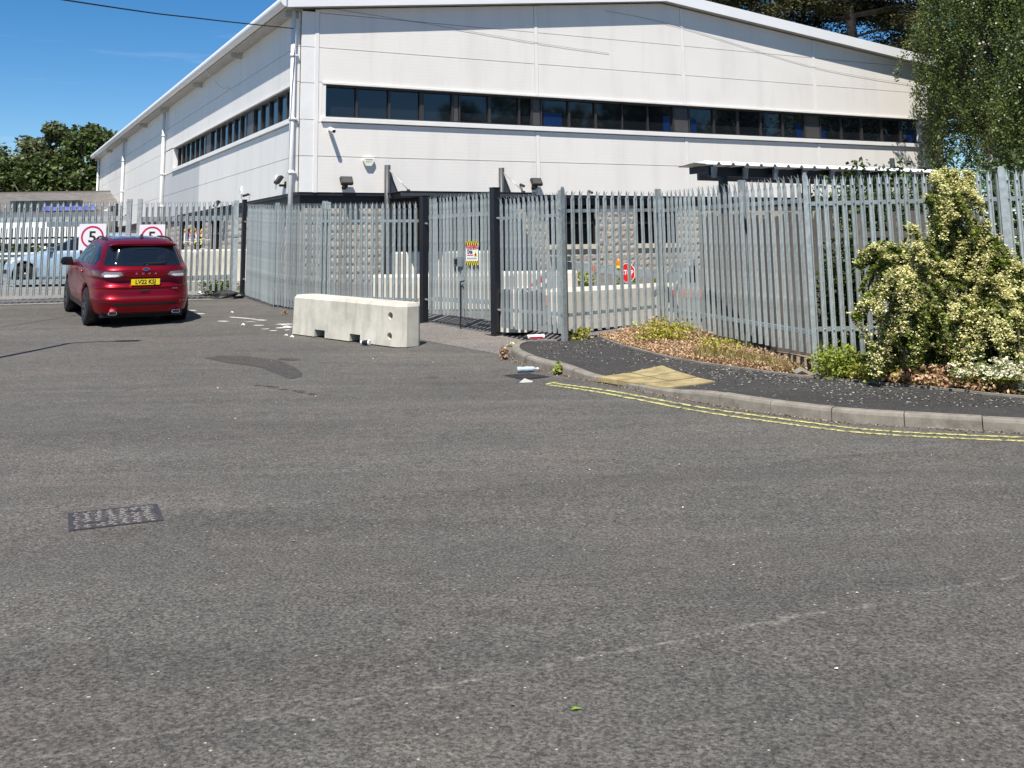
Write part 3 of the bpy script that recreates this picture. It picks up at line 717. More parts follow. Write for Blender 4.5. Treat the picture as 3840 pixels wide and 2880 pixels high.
for a, b in ((7.8, 9.46), (10.87, 12.54)):
    MB().box((a - .02, .09, 1.60), (b + .02, .30, 1.745)).build('stone_sill', M['stone_sill'], W)
    MB().box((a, .27, 1.745), (b, .29, 2.93)).build('window_pane', M['darkglass'], W)
    for q in (a, (a + b)/2 - .03, b - .06): MB().box((q, .22, 1.745), (q + .06, .268, 2.93)).build('window_frame', M['black'], W)
    MB().box((a + .06, .225, 2.36), (b - .06, .266, 2.42)).build('window_frame', M['black'], W)
# side-wall piers and slots
piers = [(.24, 3.3), (5.0, 7.6), (8.58, 10.45), (12.1, 13.6), (15.4, 17.3), (18.6, 20.6)]
for a, b in piers: backing(a, b, 1.50, 2.93, False); stone_side(a, b, 1.69, 2.93)
backing(.19, WL, .6, 1.50, False); stone_side(.24, 9.0, .8, 1.46)
for (a, b), (c, d) in zip(piers[:-1], piers[1:]):
    MB().box((.09, b - .02, 1.50), (.31, c + .02, 1.665)).build('stone_sill', M['stone_sill'], W)
    MB().box((.27, b, 1.665), (.29, c, 2.93)).build('window_pane', M['darkglass'], W)
    MB().box((.22, b, 2.3), (.266, c, 2.36)).build('window_frame', M['black'], W)
    for q in (b, (b + c)/2, c - .06): MB().box((.215, q, 1.665), (.268, q + .06, 2.93)).build('window_frame', M['black'], W)
backing(20.6, WL, 1.5, 2.93, False)
# entrance recess: reveals, glazed screen, timber door, folding grille
MB().box((2.72, .185, .7), (2.80, 1.6, 2.93)).build('entrance_reveal', M['mortar'], W)
MB().box((6.22, .185, .7), (6.30, 1.6, 2.93)).build('entrance_reveal', M['mortar'], W)
MB().box((2.80, .185, 2.90), (6.22, 1.6, 2.96)).build('entrance_soffit', M['band'], W)
MB().box((2.80, 1.50, .7), (6.22, 1.56, 2.90)).build('entrance_screen', M['darkglass'], W)
wood = mat('orange_timber', (0.22, 0.075, 0.02), 0.5, noise=(6, 0.25)); dkred = mat('dark_red_timber', (0.07, 0.015, 0.012), 0.5)
for u in (2.82, 3.9, 5.0, 6.12): MB().box((u, 1.42, .8), (u + .08, 1.50, 2.90)).build('screen_post', M['black'], W)
MB().box((3.98, 1.43, .8), (4.16, 1.49, 2.9)).build('door_panel', wood, W); MB().box((4.3, 1.43, .8), (4.42, 1.49, 2.9)).build('door_panel', dkred, W)
MB().box((4.5, 1.44, .8), (4.95, 1.485, 1.6)).build('door_panel', wood, W); MB().box((5.1, 1.43, .8), (5.4, 1.49, 2.9)).build('door_panel', dkred, W)
gr = MB()
for i in range(6):
    for k in range(6):
        gr.bar((3.0 + .14*i, 1.36, .85 + .34*k), (3.14 + .14*i, 1.36, 1.19 + .34*k), .012); gr.bar((3.14 + .14*i, 1.352, .85 + .34*k), (3.0 + .14*i, 1.352, 1.19 + .34*k), .012)
gr.build('folding_grille', M['galv_dull'], W)

# entrance canopy: two masts, tie rods, framed roof
EC = empty('entrance_canopy', (CB[0], CB[1], 0), YAW); tag(EC, 'dark steel entrance canopy hung from two masts on the white gable', 'canopy')
for u in (2.53, 6.08):
    m_ = MB().tube([(u, -.12, .8), (u, -.12, 3.99)], .085, 14).build('mast', M['dark_steel'], EC, smooth=True)
    MB().prism([(0, 3.24), (.26, 3.24), (.0, 3.85)], lambda a, b, t: (u + .06 + a, t - .12, b), -.012, .012).build('mast_plate', M['dark_steel'], EC)
    MB().tube([(u + .03, -.2, 3.84), (u + .33, -.85, 3.27)], .014, 6).build('tie_rod', M['galv'], EC, smooth=True)
    MB().box((u + .30, -.90, 3.18), (u + .37, -.80, 3.28)).build('rod_clamp', M['dark_steel'], EC)
    MB().bar((u + .05, -.12, 3.12), (u + .35, -1.25, 3.12), .1, .14).build('canopy_arm', M['dark_steel'], EC)
MB().bar((2.5, -1.25, 3.13), (6.6, -1.25, 3.13), .07, .1).build('front_beam', M['dark_steel'], EC)
MB().bar((2.5, -.35, 3.13), (6.6, -.35, 3.13), .07, .1).build('rear_beam', M['dark_steel'], EC)
for u in (3.1, 3.9, 4.7, 5.5): MB().bar((u, -.35, 3.12), (u, -1.25, 3.12), .05, .08).build('canopy_rib', M['dark_steel'], EC)
MB().box((2.5, -1.3, 3.20), (6.6, -.08, 3.215)).build('roof_panel', M['band'], EC)

def on_front(u, z, out=0.0):
    return Vector((CB[0] + math.cos(YAW)*u + math.sin(YAW)*out, CB[1] + math.sin(YAW)*u - math.cos(YAW)*out, z))
def on_side(v, z, out=0.0):
    return Vector((CB[0] - math.sin(YAW)*v - math.cos(YAW)*out, CB[1] + math.cos(YAW)*v - math.sin(YAW)*out, z))
def flood(loc, rz, label, s=1.0):
    e = empty('floodlight', loc, rz); tag(e, label, 'floodlight', 'floodlights on the warehouse walls')
    MB().bar((0, -.09*s, .14*s), (0, -.2*s, .02*s), .34*s, .24*s, up=(0, 1, 0)).mesh('x')
    h = MB().box((-.17*s, -.05*s, -.12*s), (.17*s, .05*s, .12*s)).build('lamp_head', M['black'], e, bevel=.012); h.location = (0, -.2*s, .06*s); h.rotation_euler = (R(-35), 0, 0)
    gl = MB().box((-.14*s, -.056*s, -.09*s), (.14*s, -.051*s, .09*s)).build('lens', M['infill'], h)
    MB().box((-.05*s, -.18*s, -.12*s), (.05*s, .0, -.06*s)).build('bracket', M['black'], e)
    MB().box((-.06*s, -.03*s, -.16*s), (.06*s, 0, .02*s)).build('wall_plate', M['black'], e)
    return e
flood(on_front(1.32, 3.47), YAW, 'black floodlight on white gable nearest the corner downpipe')
flood(on_front(7.2, 3.53), YAW, 'black floodlight on gable above the stone wall right of entrance')
flood(on_side(1.1, 3.55), YAW - math.pi/2, 'black floodlight on side wall beside the corner downpipe')
flood(on_side(9.3, 3.25), YAW - math.pi/2, 'black floodlight low on side wall above the vehicle gates')
flood(on_front(17.7, 3.2), YAW, 'black floodlight on gable behind the shelter posts')
def cctv(loc, rz, label, m, s=1.0):
    e = empty('security_camera', loc, rz); tag(e, label, 'camera', 'small cameras on the warehouse walls')
    MB().box((-.03*s, -.1*s, -.02*s), (.03*s, 0, .02*s)).build('bracket', m, e)
    b = MB().tube([(0, -.05*s, .02*s), (.02*s, -.28*s, -.05*s)], .05*s, 10).build('camera_body', m, e, smooth=True)
    MB().tube([(.018*s, -.26*s, -.045*s), (.021*s, -.29*s, -.053*s)], .035*s, 10).build('lens', M['black'], b)
cctv(on_front(.88, 4.92), YAW, 'white bullet camera below the left end of the gable windows', M['trimw'], 1.2)
cctv(on_front(6.75, 3.5), YAW, 'small dark sensor left of the right-hand gable floodlight', M['black'], .8)
cctv(on_front(9.1, 3.33), YAW, 'black dome sensor on gable above the first stone-wall window', M['black'], .8)
cctv(on_side(5.3, 3.42), YAW - math.pi/2, 'small black camera on side wall left of the corner', M['black'], .8)
cctv(on_side(33.0, 3.75), YAW - math.pi/2, 'tiny camera far along the side wall', M['black'], 1.0)
for v, z, l in ((2.1, 3.68, 'small white sensor box on side wall nearest the corner'), (6.4, 3.62, 'small white sensor box on side wall left of the black camera')):
    e = empty('sensor_box', on_side(v, z), YAW - math.pi/2); tag(e, l, 'sensor', 'white sensors on the side wall')
    MB().box((-.05, -.06, -.12), (.05, 0, .12)).build('case', M['trimw'], e, bevel=.01); MB().box((-.03, -.065, -.08), (.03, -.061, -.02)).build('lens', M['infill'], e)
al = empty('alarm_box', on_front(2.0, 4.08), YAW); tag(al, 'cream shield-shaped alarm box on the white gable', 'alarm box')
MB().prism([(-.16, .1), (.16, .1), (.17, .02), (.08, -.13), (-.08, -.13), (-.17, .02)], lambda a, b, t: (a, t, b), -.09, 0).build('case', mat('alarm_cream', (.72, .72, .62), .4), al, bevel=.015)
grn = mat('alarm_green', (.10, .22, .16), .5)
text_mesh('lettering', 'ADT', .085, grn, al, (0, -.0915, -.005), (R(90), 0, 0), 1.1)
MB().box((-.1, -.093, .055), (.1, -.0905, .07)).build('stripe', grn, al)
# overhead cables
def cable(name, pts, r_, m, label):
    o = MB().tube(catmull(pts, 10), r_, 6).build(name, m, smooth=True); tag(o, label, 'cable'); return o
cable('overhead_cable', [(-14.4, 5.0, 5.05), (-8.79, 20, 6.61), (-7.3, 24, 7.10), (-5.95, 27.85, 7.66)], .016, M['black'], 'black overhead cable crossing the sky to the warehouse corner')
cable('facade_cable', [on_front(.9, 8.33, .03), on_front(3.8, 8.14, .02), on_front(7.4, 7.86, .02), on_front(10, 7.72, .02)], .004, M['infill'], 'thin dark cable strung across the left half of the gable')
cable('facade_cable', [on_front(9.9, 9.1, .03), on_front(12.6, 8.85, .02), on_front(18.6, 7.85, .02), on_front(23.6, 7.5, .03)], .004, M['infill'], 'thin dark cable strung across the right half of the gable')
# ------------------------------------------------------------------ palisade fences
def pale_mesh(H, rails):
    prof = [(-.031, .008), (-.025, -.016), (-.012, -.018), (-.004, .004), (.004, .004), (.012, -.018), (.025, -.016), (.031, .008)]
    t = .004; mb = MB(); zt = H - .13; n = len(prof)
    vs_ = [(x, y, z) for z in (0, zt) for x, y in prof] + [(x, y + t, z) for z in (0, zt) for x, y in prof]
    fs_ = []
    for i in range(n - 1):
        fs_ += [(i, i+1, n+i+1, n+i), (2*n+i+1, 2*n+i, 3*n+i, 3*n+i+1)]
    fs_ += [(0, n, 3*n, 2*n), (n-1, 2*n+n-1, 3*n+n-1, 2*n-1)] + [(i, 2*n+i, 2*n+i+1, i+1) for i in range(n-1)]
    mb.add(vs_, fs_)
    # triple pointed, splayed head
    def prong(x0, x1, xm, ym, tip):
        a = [(x0, prof_y(x0), zt), (x1, prof_y(x1), zt), (x1, prof_y(x1) + .006, zt), (x0, prof_y(x0) + .006, zt)]
        w = (x1 - x0) * .42; c = (x0 + x1)/2 + xm*.4
        b = [(c - w, -.004 + ym*.35, zt + .075), (c + w, -.004 + ym*.35, zt + .075), (c + w, .003 + ym*.35, zt + .075), (c - w, .003 + ym*.35, zt + .075)]
        mb.add(a + b + [tip], [(0, 1, 5, 4), (1, 2, 6, 5), (2, 3, 7, 6), (3, 0, 4, 7), (4, 5, 8), (5, 6, 8), (6, 7, 8), (7, 4, 8)])
    prof_y = lambda x: float(np.interp(x, [p[0] for p in prof], [p[1] for p in prof]))
    prong(-.012, .012, 0, 0, (0, -.004, H)); prong(-.028, -.013, -.012, -.03, (-.045, -.04, H - .012)); prong(.013, .028, .012, -.03, (.045, -.04, H - .012))
    for z in rails:
        mb.add([(-.009, -.004, z-.009), (.009, -.004, z-.009), (.009, -.004, z+.009), (-.009, -.004, z+.009), (-.006, -.012, z-.006), (.006, -.012, z-.006), (.006, -.012, z+.006), (-.006, -.012, z+.006)],
               [(4, 5, 6, 7), (0, 1, 5, 4), (1, 2, 6, 5), (2, 3, 7, 6), (3, 0, 4, 7)])
    me = mb.mesh('pale'); return me
PM = {}
def palisade(name, label, cat, p0, p1, z0, z1, n, H, rails=(.30, None), rail_w=.05, box=False, m=None, posts=(), first=.5, group='palisade fence runs', inv=False, post_style='flat'):
    m = m or M['galv']
    d = Vector((p1[0]-p0[0], p1[1]-p0[1], 0)); Ln = d.length; e = empty(name, (p0[0], p0[1], 0), math.atan2(d.y, d.x)); tag(e, label, cat, group)
    rl = [rails[0], H - .36 if rails[1] is None else rails[1]]
    key = (round(H, 3), tuple(rl))
    if key not in PM:
        PM[key] = pale_mesh(H, rl); PM[key].materials.append(M['galv'])
    for i in range(n):
        x = Ln * (i + first) / n; zb = z0 + (z1 - z0) * x / Ln
        o = link('pale', PM[key], None, e, (x, 0, zb + random.uniform(-.006, .006)), (random.uniform(-.006, .006), random.uniform(-.006, .006), random.uniform(-.05, .05)))
    for r_ in rl:
        mb = MB()
        if box: mb.bar((0, .04, z0 + r_), (Ln, .04, z1 + r_), .05, .11)
        else:
            mb.bar((0, .008, z0 + r_), (Ln, .008, z1 + r_), .006, rail_w); mb.bar((0, .03, z0 + r_ + rail_w/2 - .003), (Ln, .03, z1 + r_ + rail_w/2 - .003), .04, .006)
        mb.build('rail', M['galv_dull'] if not box else m, e)
    for x, h, w in posts:
        zb = z0 + (z1 - z0) * x / Ln
        mb = MB()
        if post_style == 'round':      # post with a domed top standing before the pales
            mb.prism([(-w/2, -.25), (w/2, -.25), (w/2, h - .05), (w*.25, h), (-w*.25, h), (-w/2, h - .05)], lambda a, b, t: (x + a, t, zb + b), -.05, -.035)
            mb.box((x - .006, -.035, zb - .25), (x + .006, .05, zb + h - .05))
        else:
            mb.box((x - w/2, .045, zb - .25), (x + w/2, .053, zb + h)); mb.box((x - .005, .053, zb - .25), (x + .005, .11, zb + h)); mb.box((x - w/2, .11, zb - .25), (x + w/2, .118, zb + h))
        mb.build('post', M['galv'], e)
    return e
# vehicle gates on the left
gL, gM_, gR = (-13.6, 23.12), (-8.66, 23.72), (-6.42, 24.20)
def leaf(name, label, a, b, za, zb_, n, H):
    e = palisade(name, label, 'gate', a, b, za, zb_, n, H, rails=(.29, H - .40), box=True, group='vehicle gate leaves'); return e
v1 = leaf('vehicle_gate', 'galvanised gate leaf behind the red car left of the meeting posts', gL, gM_, .76, .79, 36, 2.06)
v2 = leaf('vehicle_gate', 'galvanised gate leaf right of the meeting posts, carrying the yellow-edged notice', (gM_[0]+.16, gM_[1]+.03), gR, .79, .81, 17, 2.03)
for e, Ln in ((v1, 4.97), (v2, 2.1)):
    xs = [Ln - .03] if e is v1 else [.03, Ln + .05]
    for x in xs:
        MB().box((x - .05, -.02, .78), (x + .05, .07, 2.88 if e is v1 or x < 1 else 2.84)).build('gate_stile', M['galv'], e)
        MB().box((x - .06, -.03, 2.0), (x + .06, -.02, 2.06)).build('hinge_strap', M['galv_dull'], e)
# fence from the corner to the pedestrian gate
c0, c1, c2, c3 = (-6.10, 24.05), (-5.03, 22.0), (-3.72, 20.42), (-1.76, 19.36)
palisade('palisade_fence', 'steeply foreshortened palisade run from the black corner post by the car', 'fence', c0, c1, .70, .59, 18, 2.06, posts=((2.28, 2.08, .09),))
palisade('palisade_fence', 'palisade run in front of the white corner downpipe', 'fence', c1, c2, .59, .50, 16, 2.08, posts=((2.0, 2.12, .10),))
palisade('palisade_fence', 'palisade run behind the concrete block up to the pedestrian gate', 'fence', c2, c3, .50, .45, 18, 2.09, posts=((.06, 2.1, .1),))
# black posts
def black_post(x, y, h, w, label, r_=0.0):
    e = empty('gate_post', (x, y, g(y)), R(-54)); tag(e, label, 'post', 'black steel gate posts')
    MB().box((-w/2, -w/2, -.2), (w/2, w/2, h)).build('shaft', M['black_steel'], e, bevel=.006)
    MB().box((-w/2 - .006, -w/2 - .006, h), (w/2 + .006, w/2 + .006, h + .012)).build('cap', M['black_steel'], e)
    MB().box((-.14, -.14, -.1), (.14, .14, .012)).build('base_plate', M['black_steel'], e)
    for z in (.4, h - .5): MB().tube([(w/2, 0, z), (w/2 + .05, 0, z)], .018, 8).build('hinge_pin', M['galv'], e)
black_post(-6.24, 24.30, 2.20, .09, 'slim black post at the inner corner beside the vehicle gates')
black_post(-1.655, 19.30, 2.26, .12, 'black square post left of the pedestrian gate')
black_post(-.315, 17.42, 2.38, .13, 'tall black square post right of the pedestrian gate')
# pedestrian double gate
e = palisade('pedestrian_gate', 'galvanised palisade double gate between two black posts', 'gate', (-1.56, 19.15), (-.38, 17.54), .52, .52, 17, 2.10, rails=(.26, 1.72), rail_w=.07, group='')
pass
for x in (.03, .98, 1.06, 1.97): MB().box((x - .025, .01, .52), (x + .025, .06, 2.56)).build('gate_stile', M['galv'], e)
MB().box((.90, -.05, 1.36), (1.16, -.02, 1.52)).build('lock_plate', M['galv_dull'], e); MB().box((.96, -.07, 1.40), (1.03, -.05, 1.49)).build('lock_case', M['black'], e)
MB().tube([(1.12, -.05, 1.10), (1.12, -.05, .20)], .012, 6).build('drop_bolt', M['black_steel'], e); MB().tube([(1.12, -.05, 1.10), (1.24, -.05, 1.12)], .012, 6).build('bolt_handle', M['black_steel'], e)
# run right of the gate to the kerb corner, then away, then towards us, then along the back of the verge
q0, q1, q2, q3, q4 = (-.24, 17.22), (.69, 15.78), (2.27, 17.12), (3.46, 12.53), (7.3, 12.15)
palisade('palisade_fence', 'short palisade run from the tall black post to the round-topped kerb post', 'fence', q0, q1, .40, .40, 13, 2.10, rails=(.28, 1.74))
palisade('palisade_fence', 'palisade run over the pale concrete block behind the kerb corner', 'fence', q1, q2, .40, .44, 12, 2.12, rails=(.26, 1.80), posts=((.02, 2.16, .08),), post_style='round')
palisade('palisade_fence', 'long palisade run before the timber boards from weeds to corner post', 'fence', q2, q3, .44, .39, 28, 2.10, rails=(.24, 1.78), posts=((.02, 2.14, .08), (3.0, 2.12, .09)), post_style='flat')
palisade('palisade_fence', 'palisade run behind the flowering bush at the right edge', 'fence', q3, q4, .37, .40, 37, 2.10, rails=(.30, 1.76), posts=((.02, 2.13, .055), (2.28, 2.14, .085)), post_style='round')
# corner post foot
fp = MB(); 
# ------------------------------------------------------------------ signs on the gates
def speed_sign(x, z, s, label):
    P0 = Vector((gL[0], gL[1], 0)); d = Vector((gM_[0]-gL[0], gM_[1]-gL[1], 0)).normalized(); t = (x - gL[0]) / d.x
    y = gL[1] + d.y * t
    e = empty('speed_limit_sign', (x, y - .05, z), math.atan2(d.y, d.x)); tag(e, label, 'sign', 'five limit signs on the vehicle gates')
    MB().box((-s/2, -.006, -s/2), (s/2, 0, s/2)).build('plate', mat('sign_plate_white', (.66, .67, .68), .4), e, bevel=.002)
    rg = MB(); n = 40
    for r_ in (s*.425, s*.355):
        for k in range(n): rg.v.append((r_*math.cos(2*math.pi*k/n), -.0085, r_*math.sin(2*math.pi*k/n)))
    rg.f = [(k, (k+1) % n, n + (k+1) % n, n + k) for k in range(n)]
    rg.build('red_ring', mat('sign_ring', (.46, .006, .07), .4), e)
    text_mesh('numeral', '5', s*.60, M['black'], e, (0, -.0085, -.01), (R(90), 0, 0), 1.1, bold=.006)
speed_sign(-9.44, 2.04, .58, 'white square sign with red ring and 5, fully clear left of the car roof')
speed_sign(-8.16, 2.02, .56, 'white square sign with red ring and 5, half hidden by the car roof')
def warn_sign(loc, rz, w, h, label, grp):
    e = empty('warning_sign', loc, rz); tag(e, label, 'sign', grp)
    MB().box((-w/2, -.004, -h/2), (w/2, 0, h/2)).build('plate', M['white'], e)
    for sg in (-1, 1):
        z = sg * (h/2 - .035*h/.39)
        MB().box((-w/2, -.0055, z - .035*h/.39), (w/2, -.0042, z + .035*h/.39)).build('yellow_strip', M['signyellow'], e)
        ch = MB(); k = 6
        for i in range(k):
            x0 = -w/2 + w*i/k; hw = w/k*.5; hz = .035*h/.39
            ch.add([(x0, -.007, z - hz), (x0 + hw, -.007, z - hz), (min(x0 + hw*1.9, w/2), -.007, z + hz), (min(x0 + hw*.9, w/2), -.007, z + hz)], [(0, 1, 2, 3)])
        ch.build('black_stripe', M['black'], e)
    text_mesh('heading', 'WARNING', w*.235, M['red'], e, (0, -.0065, h*.25), (R(90), 0, 0), .88, bold=.004)
    text_mesh('firm_name', 'Orbis', w*.24, M['black'], e, (-w*.17, -.0065, h*.05), (R(90), 0, 0), .8, bold=.003)
    MB().box((-w*.42, -.006, -h*.11), (w*.12, -.0045, -h*.06)).build('red_text_line', mat('sign_text_red', (.65, .12, .14), .5), e)
    for k_ in range(2): MB().box((-w*.42, -.006, -h*.21 - k_*h*.035), (w*.38, -.0045, -h*.20 - k_*h*.035)).build('small_text_line', M['infill'], e)
    MB().box((-w*.38, -.006, h*.155), (w*.4, -.0045, h*.17)).build('small_text_line', M['infill'], e)
    cx, cz, ts = w*.30, -h*.02, w*.16
    MB().add([(cx - ts, -.006, cz - ts*.9), (cx + ts, -.006, cz - ts*.9), (cx, -.006, cz + ts*1.0)], [(0, 1, 2)]).build('triangle', M['signyellow'], e)
    MB().add([(cx - ts*.35, -.0075, cz - ts*.65), (cx + ts*.3, -.0075, cz - ts*.6), (cx + ts*.4, -.0075, cz - ts*.1), (cx - ts*.1, -.0075, cz + ts*.15), (cx - ts*.4, -.0075, cz - ts*.2)], [(0, 1, 2, 3, 4)]).build('pictogram', M['black'], e)
    return e
ga = math.atan2(17.54 - 19.15, -.38 + 1.56)
warn_sign((-.72, 17.94, 1.585), ga, .37, .40, 'yellow-edged WARNING notice on the pedestrian gate', 'yellow-edged warning notices')
s2 = warn_sign((-7.30, 24.045, 2.02), R(12.1), .46, .36, 'yellow-edged WARNING notice tied behind the pales of the vehicle gate', 'yellow-edged warning notices')
tie = empty('cable_tie', (-7.3, 23.95, 1.9), R(12)); tag(tie, 'white plastic ties holding the notice to the vehicle gate', 'cable tie')
for k, (x, z) in enumerate(((-.16, .0), (-.05, -.02), (.2, .06), (.32, .05), (.22, -.15), (.05, -.22))): MB().bar((x - .06, -.02, z), (x + .06, .0, z + random.uniform(-.02, .02)), .006, .012).build('tie', M['white'], tie)

# ------------------------------------------------------------------ concrete barrier blocks
def barrier(loc, rz, L_, H, D, label, m=None, holes=True):
    m = m or M['conc_w']; e = empty('concrete_barrier', loc, rz); tag(e, label, 'barrier', 'precast concrete blocks')
    ch = .10; mb = MB()
    fk = [(-.74, -.47), (.16, .42)] if L_ < 2.9 else [(-.7, -.5), (.5, .7)]
    plan = [(-L_/2 + ch*.3, -D/2), (L_/2 - ch, -D/2), (L_/2, -D/2 + ch*1.2), (L_/2, D/2 - ch*1.2), (L_/2 - ch, D/2), (-L_/2 + ch, D/2), (-L_/2, D/2 - ch*1.2), (-L_/2, -D/2 + ch*1.2)]
    bot = [(x, y, 0.02) for x, y in plan]; mid = [(x*.993, y*.95, H - .05) for x, y in plan]; top = [(x*.975, y*.82, H) for x, y in plan]
    n = len(plan); mb.add(bot + mid + top, [tuple(range(n-1, -1, -1)), tuple(range(2*n, 3*n))] + [(i, (i+1) % n, n+(i+1) % n, n+i) for i in range(n)] + [(n+i, n+(i+1) % n, 2*n+(i+1) % n, 2*n+i) for i in range(n)])
    body = mb.build('block_body', m, e)
    if holes:
        cut = MB()
        for a, b in fk: cut.box((a, -D, -.1), (b, D, .135))
        for z in (.17, .47): cut.tube([(L_/2 - .26, -D, z), (L_/2 - .26, -D/2 + .2, z)], .055, 14)
        co = cut.build('cutter', M['black'], e)
        md = body.modifiers.new('cut', 'BOOLEAN'); md.object = co; md.operation = 'DIFFERENCE'; md.solver = 'EXACT'
        dg = bpy.context.evaluated_depsgraph_get(); nm = bpy.data.meshes.new_from_object(body.evaluated_get(dg))
        body.modifiers.clear(); body.data = nm; body.data.materials.clear(); body.data.materials.append(m)
        COL.objects.unlink(co); bpy.data.objects.remove(co)
    return e
ba = math.atan2(16.02 - 17.83, -1.74 + 3.73)
bc = Vector((-2.735, 16.93, 0)) + Vector((-math.sin(ba), math.cos(ba), 0)) * .24
cb = barrier((bc.x, bc.y, g(bc.y) - .012), ba, 2.74, .66, .48, 'cream concrete block standing alone on the road before the fence', M['conc'])
cb.rotation_euler = (0, R(1.9), ba)
# blocks inside the yard, seen through the pales
barrier((-1.45, 21.15, g(21.15)), R(-5), 2.9, .70, .45, 'pale concrete block just behind the pedestrian gate', holes=False)
barrier((-2.0, 29.5, .80), R(-4), 3.2, .80, .45, 'pale concrete block across the warehouse entrance', holes=False)
barrier((1.75, 18.35, g(18.3)), R(43), 3.0, .68, .5, 'long pale concrete block under the reflective swing barrier', holes=False)
barrier((.12, 18.0, g(18.0)), R(78), 1.6, .70, .45, 'pale concrete block seen end-on behind the short fence run', holes=False)
barrier((.30, 23.6, .60), R(-3), 2.2, .55, .45, 'pale concrete block farther back right of the tall black post', holes=False)
barrier((-9.3, 31.2, .80), R(4), 3.6, .95, .45, 'cream concrete block in the service yard right of the car roof', M['conc'], holes=False)

# ------------------------------------------------------------------ swing barrier in the yard
SB = empty('swing_barrier', (0, 0, 0)); tag(SB, 'galvanised swing barrier with orange chevrons and lamp', 'barrier')
orange = mat('orange_reflector', (.55, .10, .01), .4); 
MB().bar((.72, 19.0, 1.36), (3.1, 18.7, 1.10), .06, .14).build('arm', M['galv_dull'], SB)
MB().box((.62, 18.95, g(19)), (.74, 19.07, 1.48)).build('post', M['galv'], SB)
MB().box((.64, 18.85, 1.42), (1.0, 19.0, 1.50)).build('lock_box', M['dark_steel'], SB)
MB().bar((1.75, 19.05, 1.25), (2.35, 19.2, .75), .05, .1).build('brace', M['galv_dull'], SB)
def chev(p, q, t, w=.06):
    mb = MB(); p, q = Vector(p), Vector(q); d = (q - p).normalized(); c = p.lerp(q, t)
    for k in range(3):
        a = c + d * (.045*k); mb.add([a + Vector((0, -.036, .05)), a + d*.022 + Vector((0, -.036, .05)), a + d*.042 + Vector((0, -.036, 0)), a + d*.022 + Vector((0, -.036, -.05)), a + Vector((0, -.036, -.05)), a + d*.02 + Vector((0, -.036, 0))], [(0, 1, 2, 5), (5, 2, 3, 4)])
    mb.build('chevron', orange, SB)
for t in (.03, .25, .48, .54, .74, .80): chev((.72, 19.0, 1.36), (3.1, 18.7, 1.10), t)
L1 = MB().lathe([(0, .04), (.02, .045), (.09, .045), (.13, .03), (.145, 0)], 12, 'z').build('warning_lamp', mat('amber_lamp', (.75, .18, .01), .3), SB, smooth=True); L1.location = (1.85, 18.85, 1.31)
MB().lathe([(0, .047), (.045, .047), (.045, 0)], 12, 'z').build('lamp_base', M['signyellow'], SB).location = (1.85, 18.85, 1.28)
# two raking legs
RL = empty('raking_barrier', (0, 0, 0)); tag(RL, 'sloping galvanised barrier leg left of the swing barrier', 'barrier')
MB().bar((-.15, 18.2, .66), (.66, 18.5, 1.28), .05, .09).build('rail', M['galv_dull'], RL); MB().bar((-.05, 18.25, .55), (.70, 18.55, 1.12), .05, .06).build('lower_rail', M['galv_dull'], RL)
for t in (.55, .72): MB().box((-.15 + .81*t - .03, 18.2 + .3*t - .05, .66 + .62*t - .04), (-.15 + .81*t + .03, 18.2 + .3*t - .04, .66 + .62*t + .04)).build('reflector', M['red'], RL)
MB().box((.60, 18.45, .3), (.68, 18.53, 1.3)).build('post', M['galv'], RL)
RR = empty('raking_barrier', (0, 0, 0)); tag(RR, 'sloping galvanised barrier legs at the right end of the swing barrier', 'barrier')
for k, (a, b) in enumerate((((2.32, 17.9, .85), (2.78, 18.3, 1.34)), ((2.55, 17.9, .75), (3.15, 18.5, 1.42)))): MB().bar(a, b, .05, .09).build('rail', M['galv'], RR)
MB().box((2.86, 18.5, 1.02), (3.2, 18.56, 1.36)).build('plate', M['galv_dull'], RR); MB().box((3.10, 18.5, .3), (3.2, 18.6, 1.42)).build('post', M['galv_dull'], RR)
MB().box((2.62, 17.93, .84), (2.70, 17.95, .92)).build('reflector', M['red'], RR)
ST = empty('stop_sign', (2.0, 18.75, 1.2), R(-48)); tag(ST, 'small red octagonal STOP sign on the swing barrier', 'sign')
oc = [(.155/math.cos(math.pi/8)*math.cos(math.pi/8 + k*math.pi/4), .155/math.cos(math.pi/8)*math.sin(math.pi/8 + k*math.pi/4)) for k in range(8)]
MB().prism([(a*1.06, b*1.06) for a, b in oc], lambda a, b, t: (a, t, b), -.004, 0).build('border', M['white'], ST)
MB().prism(oc, lambda a, b, t: (a, t, b), -.007, -.0042).build('face', mat('stop_red', (.60, .01, .015), .4), ST)
text_mesh('lettering', 'STOP', .115, M['white'], ST, (0, -.0085, 0), (R(90), 0, 0), .95, bold=.003)

# ------------------------------------------------------------------ shelter with corrugated roof
SH = empty('cycle_shelter', (2.86, 17.62, 0), R(31)); tag(SH, 'open shelter with white corrugated roof and dark steel frame', 'shelter')
Ls = 6.9; rf = MB(); nn = 0; y0, y1 = -.12, .62
xs = []; x = 0.42
while x < Ls: xs += [(x, 0), (x + .235, 0), (x + .262, .042), (x + .303, .042)]; x += .33
xs.append((Ls, 0))
k = len(xs)
for th in (0, -.012):
    for y, dz in ((y0, 0), (.2, .04), (y1, .0)):
        rf.v += [(a, y, 3.03 - .028*a/Ls*0 + b + dz + th) for a, b in xs]
for q in (0, k): rf.f += [(q+i, q+i+1, q+k+i+1, q+k+i) for i in range(k-1)] + [(q+3*k+i+1, q+3*k+i, q+4*k+i, q+4*k+i+1) for i in range(k-1)]
rf.f += [(i, 3*k+i, 3*k+i+1, i+1) for i in range(k-1)] + [(2*k+i, 2*k+i+1, 5*k+i+1, 5*k+i) for i in range(k-1)]
